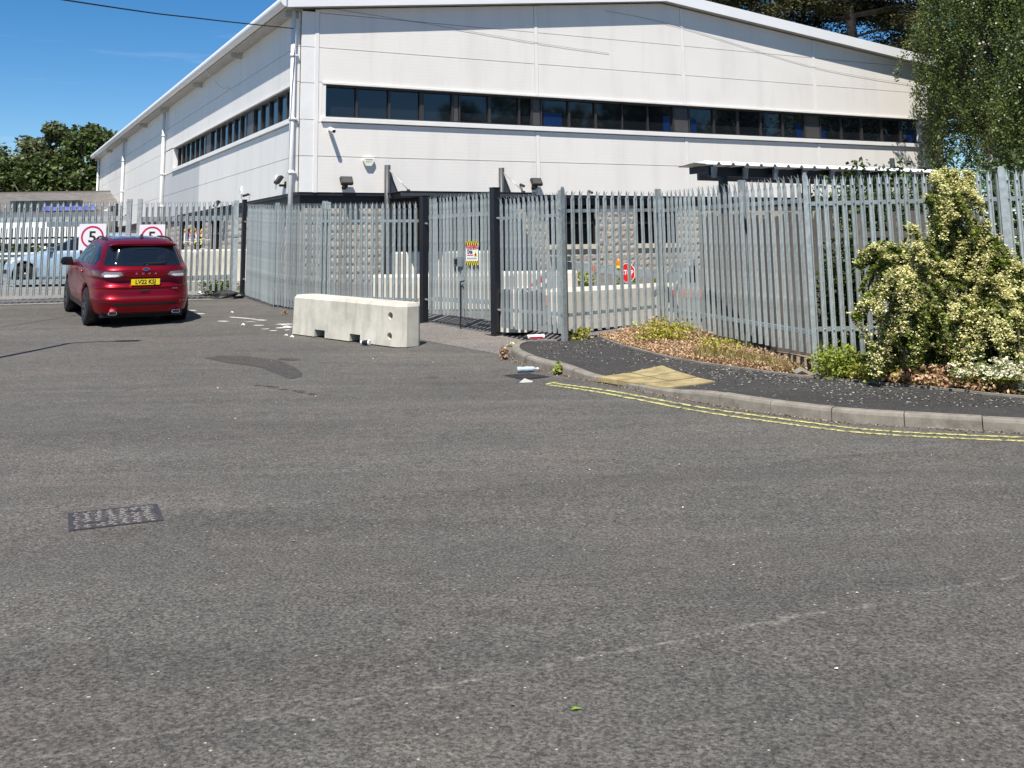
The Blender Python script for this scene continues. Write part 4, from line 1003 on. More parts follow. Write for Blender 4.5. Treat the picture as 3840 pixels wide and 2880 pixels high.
rf.build('roof_sheet', mat('white_roof_sheet', (.78, .79, .80), .45, noise=(3, .06)), SH)
bs = M['black_steel']
MB().bar((.62, .08, 2.92), (Ls, .08, 2.90), .05, .16).build('front_beam', bs, SH); MB().bar((1.2, 1.0, 2.92), (Ls, 1.0, 2.9), .06, .18).build('rear_beam', bs, SH)
for xx in np.arange(.66, Ls, .72):
    MB().bar((xx, .0, 2.96), (xx, .58, 2.96), .045, .12).build('rafter', bs, SH)
    MB().prism([(0, 2.99), (0.0, 2.80), (.02, 2.80), (.10, 2.99)], lambda a, b, t: (xx + t, -.02 - a*.6, b), -.05, .05).build('rafter_end', M['galv_dull'], SH)
for xx in (.98, 3.0, 5.2):
    for yy, hh in ((.1, 2.84),): MB().box((xx - .06, yy - .06, .3), (xx + .06, yy + .06, hh)).build('post', bs, SH, bevel=.01)
MB().tube([(5.9, .5, 3.08), (5.9, .5, 3.34)], .05, 10).build('vent_pipe', M['dark_steel'], SH); 
# ------------------------------------------------------------------ timber fence behind the palisade
def board_fence(p0, p1, label, n, gaps=0.0, H=1.86, lean=0.0):
    d = Vector((p1[0]-p0[0], p1[1]-p0[1], 0)); e = empty('timber_fence', (p0[0], p0[1], 0), math.atan2(d.y, d.x)); tag(e, label, 'fence', 'timber board fences')
    L_ = d.length; bw = L_ / n
    mats = [mat('board_' + 'abc'[i], c, .85, noise=(4, .3), bump=(18, .4, .004)) for i, c in enumerate(((.13, .115, .10), (.10, .09, .08), (.16, .14, .12)))]
    for i in range(n):
        if random.random() < gaps: continue
        y = p0[1] + d.y * i / n; zb = g(y) + .06; h = H + random.uniform(-.05, .05); w = bw * random.uniform(.78, .88)
        mb = MB(); mb.add([(0, 0, 0), (w, 0, 0), (w, .018, 0), (0, .018, 0), (0, 0, h), (w*.5, 0, h + random.uniform(-.01, .02)), (w, 0, h - random.uniform(0, .03)), (w, .018, h - .01), (0, .018, h)], [(0, 1, 6, 5, 4), (3, 8, 7, 2), (0, 4, 8, 3), (1, 2, 7, 6), (4, 5, 6, 7, 8), (0, 3, 2, 1)])
        link('board', mb.mesh('board'), random.choice(mats), e, (bw * i, random.uniform(-.012, .012), zb), (random.uniform(-.01, .01), random.uniform(-.008, .008), 0))
    for z in (.35, 1.0, 1.65): MB().bar((0, .045, g(p0[1]) + z), (L_, .045, g(p1[1]) + z), .05, .08).build('rail', mats[1], e)
    for xx in (0, L_/2, L_): MB().box((xx - .05, .03, g(p0[1]) - .1), (xx + .05, .13, g(p0[1]) + H)).build('post', mats[1], e)
board_fence((2.86, 16.3), (3.98, 13.6), 'weathered timber board fence behind the long palisade run', 24, .0)
board_fence((4.0, 13.55), (7.6, 13.9), 'gappy old timber fence behind the flowering bush', 26, .6, H=1.84)
# ------------------------------------------------------------------ street lamp standing left of the picture (its shadow crosses the road)
SLp = empty('street_lamp', (-7.13 - 6*.149, 17.3 - 6*.558, g(14))); tag(SLp, 'tall street lamp whose shadow crosses the road by the red car', 'lamp post')
MB().tube([(0, 0, -.2), (0, 0, 5.9)], [.075, .05], 12).build('column', M['galv_dull'], SLp, smooth=True)
MB().tube(catmull([(0, 0, 5.9), (.06, .0, 5.98), (.3, .04, 6.04), (.75, .1, 6.05)], 5), .035, 8).build('arm', M['galv_dull'], SLp, smooth=True)
MB().box((.65, .03, 6.0), (1.05, .17, 6.08)).build('lantern', M['galv_dull'], SLp, bevel=.02)
# ------------------------------------------------------------------ cars
def interp_levels(levels, n):
    """smooth monotone interpolation of (z, ...) rows"""
    A_ = np.array(levels, float); z = A_[:, 0]
    tt = []
    for a, b in zip(z[:-1], z[1:]):
        k = max(1, int(round((b - a) / .02))); tt += list(np.linspace(a, b, k, endpoint=False))
    tt.append(z[-1]); tt = np.array(tt); out = [tt]
    for c in range(1, A_.shape[1]):
        y = A_[:, c]; h = np.diff(z); dl = np.diff(y) / h; m_ = np.zeros(len(z)); m_[0] = dl[0]; m_[-1] = dl[-1]
        for i in range(1, len(z) - 1): m_[i] = 0 if dl[i-1]*dl[i] <= 0 else 2*dl[i-1]*dl[i]/(dl[i-1]+dl[i])
        i = np.clip(np.searchsorted(z, tt, side='right') - 1, 0, len(z) - 2); t = (tt - z[i]) / h[i]
        out.append((2*t**3-3*t**2+1)*y[i] + (t**3-2*t**2+t)*h[i]*m_[i] + (-2*t**3+3*t**2)*y[i+1] + (t**3-t**2)*h[i]*m_[i+1])
    return np.stack(out, 1)
def loft(levels, N=112, flare=()):
    rows = interp_levels(levels, 0); mb = MB()
    for z, yr, yf, w, n in rows:
        yc, ly = (yr + yf)/2, (yf - yr)/2
        for k in range(N):
            t = 2*math.pi*k/N; c, s_ = math.cos(t), math.sin(t)
            x = w * math.copysign(abs(c)**(2/n), c); y = yc + ly * math.copysign(abs(s_)**(2/(n + .6)), s_)
            for fy, fz, fr, amt in flare:
                q = math.hypot(y - fy, z - fz); 
                if q < fr*1.5 and abs(c) > .3: x *= 1 + amt * max(0, 1 - abs(q - fr)/(.5*fr))
            mb.v.append((x, y, z))
    R_ = len(rows)
    for i in range(R_ - 1):
        for k in range(N): mb.f.append((i*N+k, i*N+(k+1) % N, (i+1)*N+(k+1) % N, (i+1)*N+k))
    mb.f += [tuple(range(N-1, -1, -1)), tuple((R_-1)*N + k for k in range(N))]
    return mb
def bool_cut(o, cutter_mb, m):
    co = cutter_mb.build('cutter', m); md = o.modifiers.new('c', 'BOOLEAN'); md.object = co; md.operation = 'DIFFERENCE'; md.solver = 'EXACT'
    nm = bpy.data.meshes.new_from_object(o.evaluated_get(bpy.context.evaluated_depsgraph_get())); o.modifiers.clear(); mats_ = list(o.data.materials); o.data = nm
    nm.materials.clear(); [nm.materials.append(q) for q in mats_]
    COL.objects.unlink(co); bpy.data.objects.remove(co)
def patch(bvh, poly, axis, name, m, parent, off=.003, step=.035, side=1, thick=0.0, smooth=True):
    """piece of the skin: polygon in the view plane dropped onto the body"""
    bm = bmesh.new(); bm.faces.new([bm.verts.new((a, b, 0)) for a, b in poly])
    for ax in (0, 1):
        q = [p[ax] for p in poly]; k = math.floor(min(q)/step)*step
        while k < max(q):
            if k > min(q) + 1e-4: bmesh.ops.bisect_plane(bm, geom=bm.verts[:]+bm.edges[:]+bm.faces[:], plane_co=(k, 0, 0) if ax == 0 else (0, k, 0), plane_no=(1, 0, 0) if ax == 0 else (0, 1, 0))
            k += step
    bmesh.ops.triangulate(bm, faces=bm.faces[:]); bad = []
    for v in bm.verts:
        a, b = v.co.x, v.co.y
        if axis == 'rear': og, dr = Vector((a, -4, b)), Vector((0, 1, 0))
        elif axis == 'front': og, dr = Vector((a, 9, b)), Vector((0, -1, 0))
        elif axis == 'side': og, dr = Vector((side*4, a, b)), Vector((-side, 0, 0))
        else: og, dr = Vector((a, b, 4)), Vector((0, 0, -1))
        h = bvh.ray_cast(og, dr)
        if h[0] is None: bad.append(v); continue
        v.co = h[0] - dr * off
    if bad: bmesh.ops.delete(bm, geom=bad, context='VERTS')
    bmesh.ops.recalc_face_normals(bm, faces=bm.faces)
    view = {'rear': Vector((0, -1, 0)), 'front': Vector((0, 1, 0)), 'side': Vector((side, 0, 0)), 'top': Vector((0, 0, 1))}[axis]
    if sum((f.normal.dot(view) for f in bm.faces)) < 0: bmesh.ops.reverse_faces(bm, faces=bm.faces)
    if thick:
        r_ = bmesh.ops.extrude_face_region(bm, geom=bm.faces[:])
        for v in r_['geom']:
            if isinstance(v, bmesh.types.BMVert): v.co += view * thick
    me = bpy.data.meshes.new(name); bm.to_mesh(me); bm.free()
    if smooth:
        for p in me.polygons: p.use_smooth = True
    return link(name, me, m, parent)
def wheel(parent, x, y, r_, w, side, tyre_m, rim_m):
    e = MB().lathe([(-w/2, r_*.66), (-w/2, r_*.9), (-w/2 + .025, r_*.985), (-w/4, r_), (w/4, r_), (w/2 - .025, r_*.985), (w/2, r_*.9), (w/2, r_*.66)], 40, 'x').build('wheel', tyre_m, parent, smooth=True)
    e.location = (x, y, r_)
    tr = MB()
    for k in range(48):
        t = 2*math.pi*k/48; tr.bar((-w*.42, r_*1.0*math.cos(t), r_*1.0*math.sin(t)), (w*.42, r_*1.0*math.cos(t+.06), r_*1.0*math.sin(t+.06)), .012, .008, up=(0, math.cos(t), math.sin(t)))
    tr.build('tread', tyre_m, e)
    MB().lathe([(side*w*.40, r_*.665), (side*w*.49, r_*.66), (side*w*.49, r_*.62), (side*w*.30, r_*.60), (-side*w*.3, r_*.6)], 36, 'x').build('rim', rim_m, e, smooth=True)
    MB().lathe([(side*w*.05, r_*.62), (side*w*.05, 0.001)], 30, 'x').build('brake_disc', M['black'], e)
    sp = MB()
    for k in range(5):
        for dt in (-.16, .16):
            t = 2*math.pi*k/5 + dt; t0 = 2*math.pi*k/5
            sp.bar((side*w*.40, .06*math.cos(t0), .06*math.sin(t0)), (side*w*.46, r_*.63*math.cos(t), r_*.63*math.sin(t)), .03, .03, up=(1, 0, 0))
    sp.lathe([(side*w*.48, .001), (side*w*.48, .05), (side*w*.40, .075)], 16, 'x'); sp.build('spokes', rim_m, e)
    return e
def paint(name, col, metal=.35):
    m = mat(name, col, .32, metal=metal, coat=.35, noise=(400, .06)); return m
M['tyre'] = mat('tyre_rubber', (.007, .007, .0075), .9, noise=(12, .2)); M['rimdark'] = mat('dark_alloy', (.10, .10, .11), .35, metal=.7); M['chrome'] = mat('chrome_trim', (.75, .75, .77), .15, metal=1.0)
M['carred'] = paint('red_car_paint', (.27, .0, .009), .7); M['trim'] = mat('black_plastic', (.012, .012, .014), .45); M['gloss'] = mat('gloss_black', (.006, .007, .009), .08, coat=1.0)
M['lampred'] = mat('red_lamp_lens', (.07, .002, .005), .08, coat=1.0); M['lampclear'] = mat('clear_lamp_lens', (.80, .81, .82), .12, metal=.3, coat=1.0)
M['lampgrey'] = mat('grey_lamp_lens', (.20, .15, .16), .1, coat=1.0)
M['gap'] = mat('panel_gap', (.004, .002, .002), .7)

RC = empty('parked_car', (0, 0, 0)); tag(RC, 'glossy red SUV parked facing the vehicle gates, seen from behind', 'car')
lv = [(.22, -.78, 3.30, .80, 5.0), (.29, -.885, 3.46, .895, 5.0), (.40, -.935, 3.56, .915, 5.2), (.50, -.96, 3.61, .93, 5.4), (.545, -.965, 3.63, .935, 5.5), (.575, -.93, 3.63, .937, 5.5), (.66, -.895, 3.63, .94, 5.4), (.735, -.885, 3.62, .94, 5.3), (.765, -.90, 3.60, .94, 5.2),
      (.80, -.865, 3.57, .94, 5.1), (.925, -.825, 3.46, .938, 5.0), (.955, -.885, 3.38, .937, 4.9), (1.07, -.88, 3.0, .928, 4.6), (1.12, -.85, 2.72, .905, 4.4), (1.17, -.80, 2.50, .872, 4.2), (1.28, -.735, 2.26, .828, 4.1), (1.40, -.665, 2.02, .775, 4.0),
      (1.50, -.60, 1.80, .722, 4.0), (1.56, -.545, 1.62, .68, 3.8), (1.605, -.44, 1.38, .615, 3.6), (1.64, -.25, 1.08, .52, 3.2), (1.665, .02, .80, .36, 2.8), (1.675, .25, .58, .15, 2.4)]
rw, wr, wb = (0, .36), .36, 2.71
bd = loft(lv, 128, flare=((0, .40, .42, .012), (wb, .40, .42, .012)))
body = bd.build('body', M['carred'], RC, smooth=True)
bvh = BVHTree.FromPolygons([v.co[:] for v in body.data.vertices], [tuple(p.vertices) for p in body.data.polygons])
cut = MB()
for y in (0, wb): cut.tube([(-1.3, y, .385), (1.3, y, .385)], .425, 40)
bool_cut(body, cut, M['trim'])
for p in body.data.polygons: p.use_smooth = True
for y in (0, wb):
    for sd in (-1, 1):
        MB().lathe([(sd*.52, .001), (sd*.52, .42), (sd*.915, .42)], 40, 'x', (0, y, .385)).build('wheel_well', M['trim'], RC, smooth=True)
        wheel(RC, sd*.825, y, .36, .235, sd, M['tyre'], M['rimdark'])
MB().box((-.75, -.7, .20), (.75, 3.3, .30)).build('underbody', M['trim'], RC)
# rear glass, spoiler, lamps, tailgate furniture
patch(bvh, [(-.68, 1.155), (.68, 1.155), (.73, 1.19), (.615, 1.525), (-.615, 1.525), (-.73, 1.19)], 'rear', 'rear_window', M['glass'], RC, .006)
sp = MB().prism([(-.62, 1.528), (.62, 1.528), (.60, 1.552), (.50, 1.572), (-.50, 1.572), (-.60, 1.552)], lambda a, b, t: (a, t - .0 + .1*abs(a)**2, b), -.665, -.45).build('spoiler', M['carred'], RC, bevel=.012)
MB().box((-.2, -.668, 1.532), (.2, -.663, 1.542)).build('brake_lamp', M['lampred'], RC)
for sd in (-1, 1):
    pl = [(sd*.35, .995), (sd*.46, .95), (sd*.80, .935), (sd*.918, .945), (sd*.905, 1.085), (sd*.80, 1.09), (sd*.42, 1.072)]
    patch(bvh, pl if sd > 0 else pl[::-1], 'rear', 'tail_lamp', M['lampred'], RC, .010)
    t = RC.children[-1]
    pl = [(sd*.47, .985), (sd*.53, .962), (sd*.72, .956), (sd*.74, .985), (sd*.70, 1.005), (sd*.50, 1.005)]
    patch(bvh, pl if sd > 0 else pl[::-1], 'rear', 'bright_lens', M['lampclear'], t, .017)
    pl = [(sd*.40, 1.0), (sd*.50, .952), (sd*.78, .943), (sd*.765, 1.02), (sd*.72, 1.058), (sd*.46, 1.05)]
    patch(bvh, pl if sd > 0 else pl[::-1], 'rear', 'clear_lens', M['lampgrey'], t, .014)
    patch(bvh, [(-.78, .95), (-.42, .99), (-.36, 1.06), (-.76, 1.075)], 'side', 'tail_lamp_wrap', M['lampred'], RC, .006, side=sd)
    # side glass and pillars
    patch(bvh, [(-.30, 1.17), (2.02, 1.13), (1.92, 1.24), (1.30, 1.50), (.4, 1.545), (-.12, 1.50), (-.40, 1.30)], 'side', 'side_window', M['glass'], RC, .004, side=sd)
    for y in (.30, 1.10): patch(bvh, [(y, 1.16), (y + .06, 1.16), (y + .03, 1.53), (y - .03, 1.53)], 'side', 'window_pillar', M['gloss'], RC, .008, side=sd)
    for y, h0 in ((.33, .42), (1.24, .36), (2.15, .36)): patch(bvh, [(y, h0), (y + .012, h0), (y + .012, 1.13), (y, 1.13)], 'side', 'door_gap', M['gap'], RC, .002, side=sd)
    for y in (.50, 1.42): patch(bvh, [(y, .975), (y + .2, .975), (y + .2, 1.005), (y, 1.005)], 'side', 'door_handle', M['carred'], RC, .004, side=sd, thick=.03)
    patch(bvh, [(.40, .30), (2.30, .30), (2.30, .40), (.40, .40)], 'side', 'sill_trim', M['trim'], RC, .004, side=sd)
    # mirror
    mr_ = MB().prism([(-.01, 1.02), (.22, 1.03), (.26, 1.10), (.22, 1.19), (.03, 1.20)], lambda a, b, t: (sd*(.92 + a), 2.02 + t, b), -.06, .10).build('door_mirror', M['gloss'], RC, bevel=.03, seg=3)
    MB().prism([(.03, 1.05), (.20, 1.055), (.225, 1.10), (.2, 1.165), (.05, 1.175)], lambda a, b, t: (sd*(.92 + a), 2.02 + t, b), -.066, -.061).build('mirror_glass', M['glass'], mr_)
    # roof rail
    MB().tube(catmull([(sd*.60, -.20, 1.575), (sd*.595, 0, 1.635), (sd*.585, .5, 1.655), (sd*.575, 1.1, 1.635), (sd*.60, 1.35, 1.56)], 6), .019, 8).build('roof_rail', M['trim'], RC, smooth=True)
    # exhausts
    ex = MB().prism([(-.085, -.015), (-.06, -.035), (.06, -.035), (.085, -.015), (.07, .035), (-.06, .035)], lambda a, b, t: (sd*.575 + a, t, .30 + b), -.955, -.85).build('exhaust_tip', M['chrome'], RC, bevel=.006)
    MB().prism([(-.07, -.01), (-.05, -.026), (.05, -.026), (.07, -.01), (.06, .026), (-.05, .026)], lambda a, b, t: (sd*.575 + a, t, .30 + b), -.957, -.9553).build('exhaust_bore', M['black'], ex)
patch(bvh, [(-.50, 1.30), (.50, 1.30)] if False else [(-.50, -.15), (.50, -.15), (.47, 1.05), (-.47, 1.05)], 'top', 'roof_panel', M['gloss'], RC, .004)
MB().prism([(0, 1.655), (.16, 1.655), (.145, 1.69), (.03, 1.735), (.005, 1.735)], lambda a, b, t: (.05 + t*(1.0 - (b - 1.655)*8), .0 + a - .05, b), -.035, .035).build('shark_fin_aerial', M['gloss'], RC, bevel=.006)
# tailgate details
patch(bvh, [(-.285, .765), (.285, .765), (.34, .925), (-.34, .925)], 'rear', 'plate_recess', M['carred'], RC, .001)
plate = MB().box((-.262, -.905, .803), (.262, -.893, .915)).build('number_plate', mat('plate_yellow', (.82, .62, .01), .35), RC, bevel=.002); plate.rotation_euler = (0, 0, 0)
text_mesh('registration', 'LV22 KSJ', .112, M['black'], plate, (0, -.9062, .860), (R(90), 0, 0), .90, bold=.003)
for k, ch_ in enumerate('KUGA'): text_mesh('lettering', ch_, .048, M['chrome'], RC, (-.165 + .115*k, -.892, 1.015), (R(90), 0, 0), 1.25, bold=.001)
bdg = MB(); nb = 28
for yy in (-.888, -.902):
    for q in range(nb): bdg.v.append((.065*math.cos(2*math.pi*q/nb), yy, 1.098 + .027*math.sin(2*math.pi*q/nb)))
bdg.f = [tuple(range(nb, 2*nb)), tuple(range(nb-1, -1, -1))] + [(q, (q+1) % nb, nb+(q+1) % nb, nb+q) for q in range(nb)]
bd_ = bdg.build('badge', M['chrome'], RC)
bb = MB().add([(.055*math.cos(2*math.pi*q/nb), -.9035, 1.098 + .020*math.sin(2*math.pi*q/nb)) for q in range(nb)], [tuple(range(nb))]).build('badge_face', mat('badge_blue', (.02, .05, .22), .3), bd_)
MB().bar((.03, -.80, 1.185), (.36, -.80, 1.205), .02, .02).build('wiper_arm', M['trim'], RC); MB().tube([(-.05, -.80, 1.20), (.4, -.775, 1.22)], .008, 6).build('wiper_blade', M['trim'], RC)
MB().box((-.09, -.897, .665), (.09, -.875, .71)).build('handle_recess', M['gap'], RC, bevel=.01)
MB().box((-.10, -.905, .650), (.10, -.885, .664)).build('handle_lip', M['carred'], RC, bevel=.004)
MB().box((.50, -.884, .725), (.60, -.874, .735)).build('model_mark', M['chrome'], RC)
patch(bvh, [(-.62, .425), (.62, .425), (.55, .475), (-.55, .475)], 'rear', 'bumper_insert', M['trim'], RC, .006)
patch(bvh, [(-.70, .375), (.70, .375), (.64, .43), (-.64, .43)], 'rear', 'lower_valance', M['carred'], RC, .016, thick=.0)
patch(bvh, [(-.80, .225), (.80, .225), (.74, .272), (.5, .29), (-.5, .29), (-.74, .272)], 'rear', 'bumper_shade', M['trim'], RC, .006)  # black patch stands in for the dark shadow below the exhausts
patch(bvh, [(-.80, .575), (.80, .575), (.80, .587), (-.80, .587)], 'rear', 'tailgate_gap', M['gap'], RC, .002, step=.02)
for sd in (-1, 1):
    patch(bvh, [(sd*.695, .585), (sd*.703, .585), (sd*.703, .95), (sd*.695, .95)][::sd], 'rear', 'tailgate_gap', M['gap'], RC, .002, step=.02)
    patch(bvh, [(sd*.62, .49), (sd*.84, .49), (sd*.84, .515), (sd*.64, .512)][::sd], 'rear', 'reflector', M['lampred'], RC, .008)
# mud and dust film is left to the paint; stand the car on the slope
hd = R(30); ca_, sa_ = math.cos(hd), math.sin(hd); cs = .957
rx, ry = -7.16, 20.05
RC.location = (rx, ry, g(ry) - .03); RC.scale = (cs, cs, cs)
slope = (g(ry + 2.3) - g(ry)) / 2.65
RC.rotation_euler = (slope, 0, hd)

# light blue car behind the gates: only its front shows between the pales
BC = empty('parked_car', (0, 0, 0)); tag(BC, 'pale blue car behind the gate pales, nose to the left', 'car')
M['carblue'] = paint('pale_blue_paint', (.33, .44, .54), .35)
lvb = [(.20, -.6, 3.15, .76, 4.6), (.27, -.68, 3.25, .85, 4.4), (.45, -.72, 3.30, .87, 4.2), (.60, -.72, 3.28, .88, 4.0), (.70, -.70, 3.20, .88, 3.8), (.78, -.70, 3.02, .87, 3.6), (.86, -.69, 2.70, .86, 3.5), (.92, -.68, 2.36, .84, 3.5), (.97, -.66, 2.12, .81, 3.5), (1.05, -.62, 1.95, .775, 3.6), (1.2, -.52, 1.62, .70, 3.6), (1.33, -.38, 1.28, .61, 3.4), (1.40, -.15, .95, .50, 3.0), (1.43, .1, .7, .3, 2.6)]
bb_ = loft(lvb, 96, flare=((0, .35, .36, .02), (2.45, .35, .36, .02))).build('body', M['carblue'], BC, smooth=True)
bvb = BVHTree.FromPolygons([v.co[:] for v in bb_.data.vertices], [tuple(p.vertices) for p in bb_.data.polygons])
cut = MB()
for y in (0, 2.45): cut.tube([(-1.3, y, .33), (1.3, y, .33)], .365, 32)
bool_cut(bb_, cut, M['trim'])
for p in bb_.data.polygons: p.use_smooth = True
for y in (0, 2.45):
    for sd in (-1, 1):
        MB().lathe([(sd*.48, .001), (sd*.48, .362), (sd*.85, .362)], 32, 'x', (0, y, .33)).build('wheel_well', M['trim'], BC, smooth=True); wheel(BC, sd*.765, y, .31, .2, sd, M['tyre'], M['rimdark'])
for sd in (-1, 1):
    patch(bvb, [(-.3, .98), (1.86, .95), (1.66, 1.10), (1.15, 1.33), (.3, 1.36), (-.15, 1.28)], 'side', 'side_window', M['glass'], BC, .004, side=sd)
    patch(bvb, [(2.55, .74), (3.02, .62), (3.12, .66), (2.96, .74), (2.66, .80)], 'side', 'headlamp', M['lampclear'], BC, .008, side=sd)
    patch(bvb, [(sd*.45, .62), (sd*.80, .63), (sd*.78, .70), (sd*.5, .69)][::sd], 'front', 'headlamp', M['lampclear'], BC, .008)
    patch(bvb, [(sd*.50, .36), (sd*.76, .36), (sd*.74, .47), (sd*.52, .47)][::sd], 'front', 'fog_recess', M['trim'], BC, .006)
    patch(bvb, [(1.72, .3), (1.735, .3), (1.735, .95), (1.72, .95)], 'side', 'door_gap', M['gap'], BC, .003, side=sd)
    MB().prism([(0, .93), (.18, .94), (.19, 1.05), (.02, 1.06)], lambda a, b, t: (sd*(.80 + a), 1.72 + t, b), -.05, .06).build('door_mirror', M['carblue'], BC, bevel=.02)
patch(bvb, [(-.62, 1.02), (.62, 1.02), (.52, 1.33), (-.52, 1.33)], 'front', 'windscreen', M['glass'], BC, .005)
patch(bvb, [(-.55, .36), (.55, .36), (.5, .46), (-.5, .46)], 'front', 'lower_grille', M['trim'], BC, .006)
BC.location = (-10.75, 29.25, g(29) + .0); BC.rotation_euler = (0, 0, R(84))
# ------------------------------------------------------------------ manhole cover
mc = Vector((-2.565, 6.99)); ma = math.atan2(.215, .49)
MH = empty('manhole_cover', (mc.x, mc.y, g(mc.y)), ma); tag(MH, 'rectangular cast iron cover with wavy ribs in the foreground asphalt', 'manhole cover')
iron = mat('worn_cast_iron', (.038, .034, .036), .6, metal=.0, noise=(20, .3)); ironl = mat('polished_iron_ribs', (.105, .095, .09), .5, metal=.1, noise=(30, .4)); dirt = mat('packed_dirt', (.028, .026, .026), .9, noise=(30, .4))
MHW, MHD = .55, .47
MB().box((-MHW/2 + .02, -MHD/2 + .02, -.03), (MHW/2 - .02, MHD/2 - .02, .002)).build('cover_plate', dirt, MH)
fr = MB()
for a, b in (((-MHW/2, -MHD/2), (MHW/2, -MHD/2 + .018)), ((-MHW/2, MHD/2 - .018), (MHW/2, MHD/2)), ((-MHW/2, -MHD/2 + .018), (-MHW/2 + .03, MHD/2 - .018)), ((MHW/2 - .03, -MHD/2 + .018), (MHW/2, MHD/2 - .018))):
    fr.box((a[0], a[1], -.02), (b[0], b[1], .005))
fr.build('frame', iron, MH)
rb_ = MB(); nk = 13
for j in range(15):
    y = -MHD/2 + .040 + (MHD - .080) * j / 14
    for i in range(nk):
        x = -(MHW/2 - .05) + (MHW - .10) * (i + (.5 if j % 2 else 0) + random.uniform(-.3, .3)) / (nk - .5)
        if any(((x - sx_*.13) / .07)**2 + ((y - sx_*.09) / .03)**2 < 1 for sx_ in (-1, 1)): continue
        w_, d_, k_ = .0155, .0075, (.006 if (i + j) % 2 else -.006)
        rb_.add([(x - w_, y - d_ - k_, .001), (x + w_, y - d_ + k_, .001), (x + w_, y + d_ + k_, .001), (x - w_, y + d_ - k_, .001), (x - w_*.8, y - d_*.6 - k_, .0075), (x + w_*.8, y - d_*.6 + k_, .0075), (x + w_*.8, y + d_*.6 + k_, .0075), (x - w_*.8, y + d_*.6 - k_, .0075)],
                [(4, 5, 6, 7), (0, 1, 5, 4), (1, 2, 6, 5), (2, 3, 7, 6), (3, 0, 4, 7)])
tag(rb_.build('ribs', ironl, MH), kind='stuff')
for sx_ in (-1, 1): MB().box((sx_*.13 - .035, sx_*.09 - .012, .002), (sx_*.13 + .035, sx_*.09 + .012, .0055)).build('key_hole', iron, MH)
# gully grating
GG = empty('gully_grate', (.12, 13.2, g(13.2)), R(-58)); tag(GG, 'dark iron gully grate at the foot of the kerb', 'grate')
MB().box((-.24, -.2, -.02), (.24, .2, .004)).build('frame', dirt, GG)
for i in range(9): MB().box((-.21 + .052*i, -.17, .004), (-.185 + .052*i, .17, .012)).build('bar', iron, GG)

# ------------------------------------------------------------------ litter
def thing(name, loc, rz, label, cat): e = empty(name, loc, rz); tag(e, label, cat); return e
cu = thing('coffee_cup', (-2.30, 16.42, g(16.42) + .045), R(-20), 'black takeaway cup with white lid lying against the concrete block', 'cup')
MB().lathe([(-.06, .001), (-.06, .032), (.05, .042), (.05, .001)], 18, 'x').build('cup', M['trim'], cu, smooth=False)
MB().lathe([(.05, .046), (.065, .046), (.072, .038), (.072, .001)], 18, 'x').build('lid', M['white'], cu); MB().lathe([(-.075, .001), (-.075, .034), (-.055, .034)], 18, 'x').build('base', M['white'], cu)
bo = thing('plastic_bottle', (.13, 13.55, g(13.5) + .04), R(10), 'crushed clear plastic bottle beside the gully grate', 'bottle')
pet = mat('pale_blue_plastic', (.42, .49, .55), .25, coat=.6)
MB().lathe([(-.12, .001), (-.12, .03), (-.09, .036), (-.05, .028), (0, .036), (.05, .030), (.08, .034), (.11, .015), (.13, .014)], 12, 'x').build('bottle', pet, bo, smooth=True); MB().lathe([(.13, .016), (.15, .016), (.15, .001)], 12, 'x').build('cap', M['white'], bo)
pp = thing('paper_scrap', (.10, 12.72, g(12.72)), R(15), 'folded white card scrap below the gully grate', 'litter')
MB().add([(-.08, -.03, .004), (-.01, -.05, .004), (0, .02, .045), (-.02, .05, .01), (.09, -.02, .015), (.08, -.05, .004)], [(0, 1, 2), (1, 4, 2), (1, 5, 4), (0, 2, 3)]).build('card', mat('card_white', (.36, .345, .32), .7), pp)
fd = thing('food_tray', (-.0, 16.02, g(16) + .02), R(5), 'crumpled cream food tray lying on the kerb by the fence', 'litter')
crumb = MB(); 
for k in range(26):
    a, b = random.uniform(-.13, .13), random.uniform(-.05, .05); s_ = random.uniform(.015, .035); crumb.add([(a-s_, b, .0), (a+s_, b, 0), (a, b+s_, random.uniform(.01, .06)), (a, b-s_, random.uniform(0, .05))], [(0, 1, 2), (0, 3, 1), (1, 3, 2), (0, 2, 3)])
crumb.build('tray', mat('cream_card', (.66, .58, .36), .8, island=.25), fd)
cn = thing('drink_can', (.30, 16.05, g(16.05) + .14), R(12), 'red and white drinks carton lying by the kerb post', 'litter')
MB().lathe([(-.13, .001), (-.13, .033), (.13, .033), (.13, .001)], 14, 'x').build('carton', M['white'], cn); MB().add([(-.1, -.034, -.02), (.1, -.034, -.02), (.1, -.0345, .006), (-.1, -.0345, .006)], [(0, 1, 2, 3)]).build('print', M['red'], cn); MB().lathe([(-.17, .001), (-.17, .03), (-.132, .035)], 14, 'x').build('end', M['black'], cn)
bgm = mat('black_bag', (.012, .012, .013), .35)
bg_ = thing('rubbish_bag', (-6.55, 24.0, g(24)), 0, 'torn black bag slumped at the foot of the corner post', 'bag')
bgb = MB()
for j in range(6):
    for i in range(14):
        t = 2*math.pi*i/14; rr = (.34, .36, .3, .2, .1, .02)[j] * random.uniform(.7, 1.2); bgb.v.append((rr*1.1*math.cos(t), rr*.6*math.sin(t), (.0, .05, .1, .14, .16, .17)[j] + random.uniform(0, .02)))
for j in range(5):
    for i in range(14): bgb.f.append((j*14+i, j*14+(i+1) % 14, (j+1)*14+(i+1) % 14, (j+1)*14+i))
bgb.build('sack', bgm, bg_)
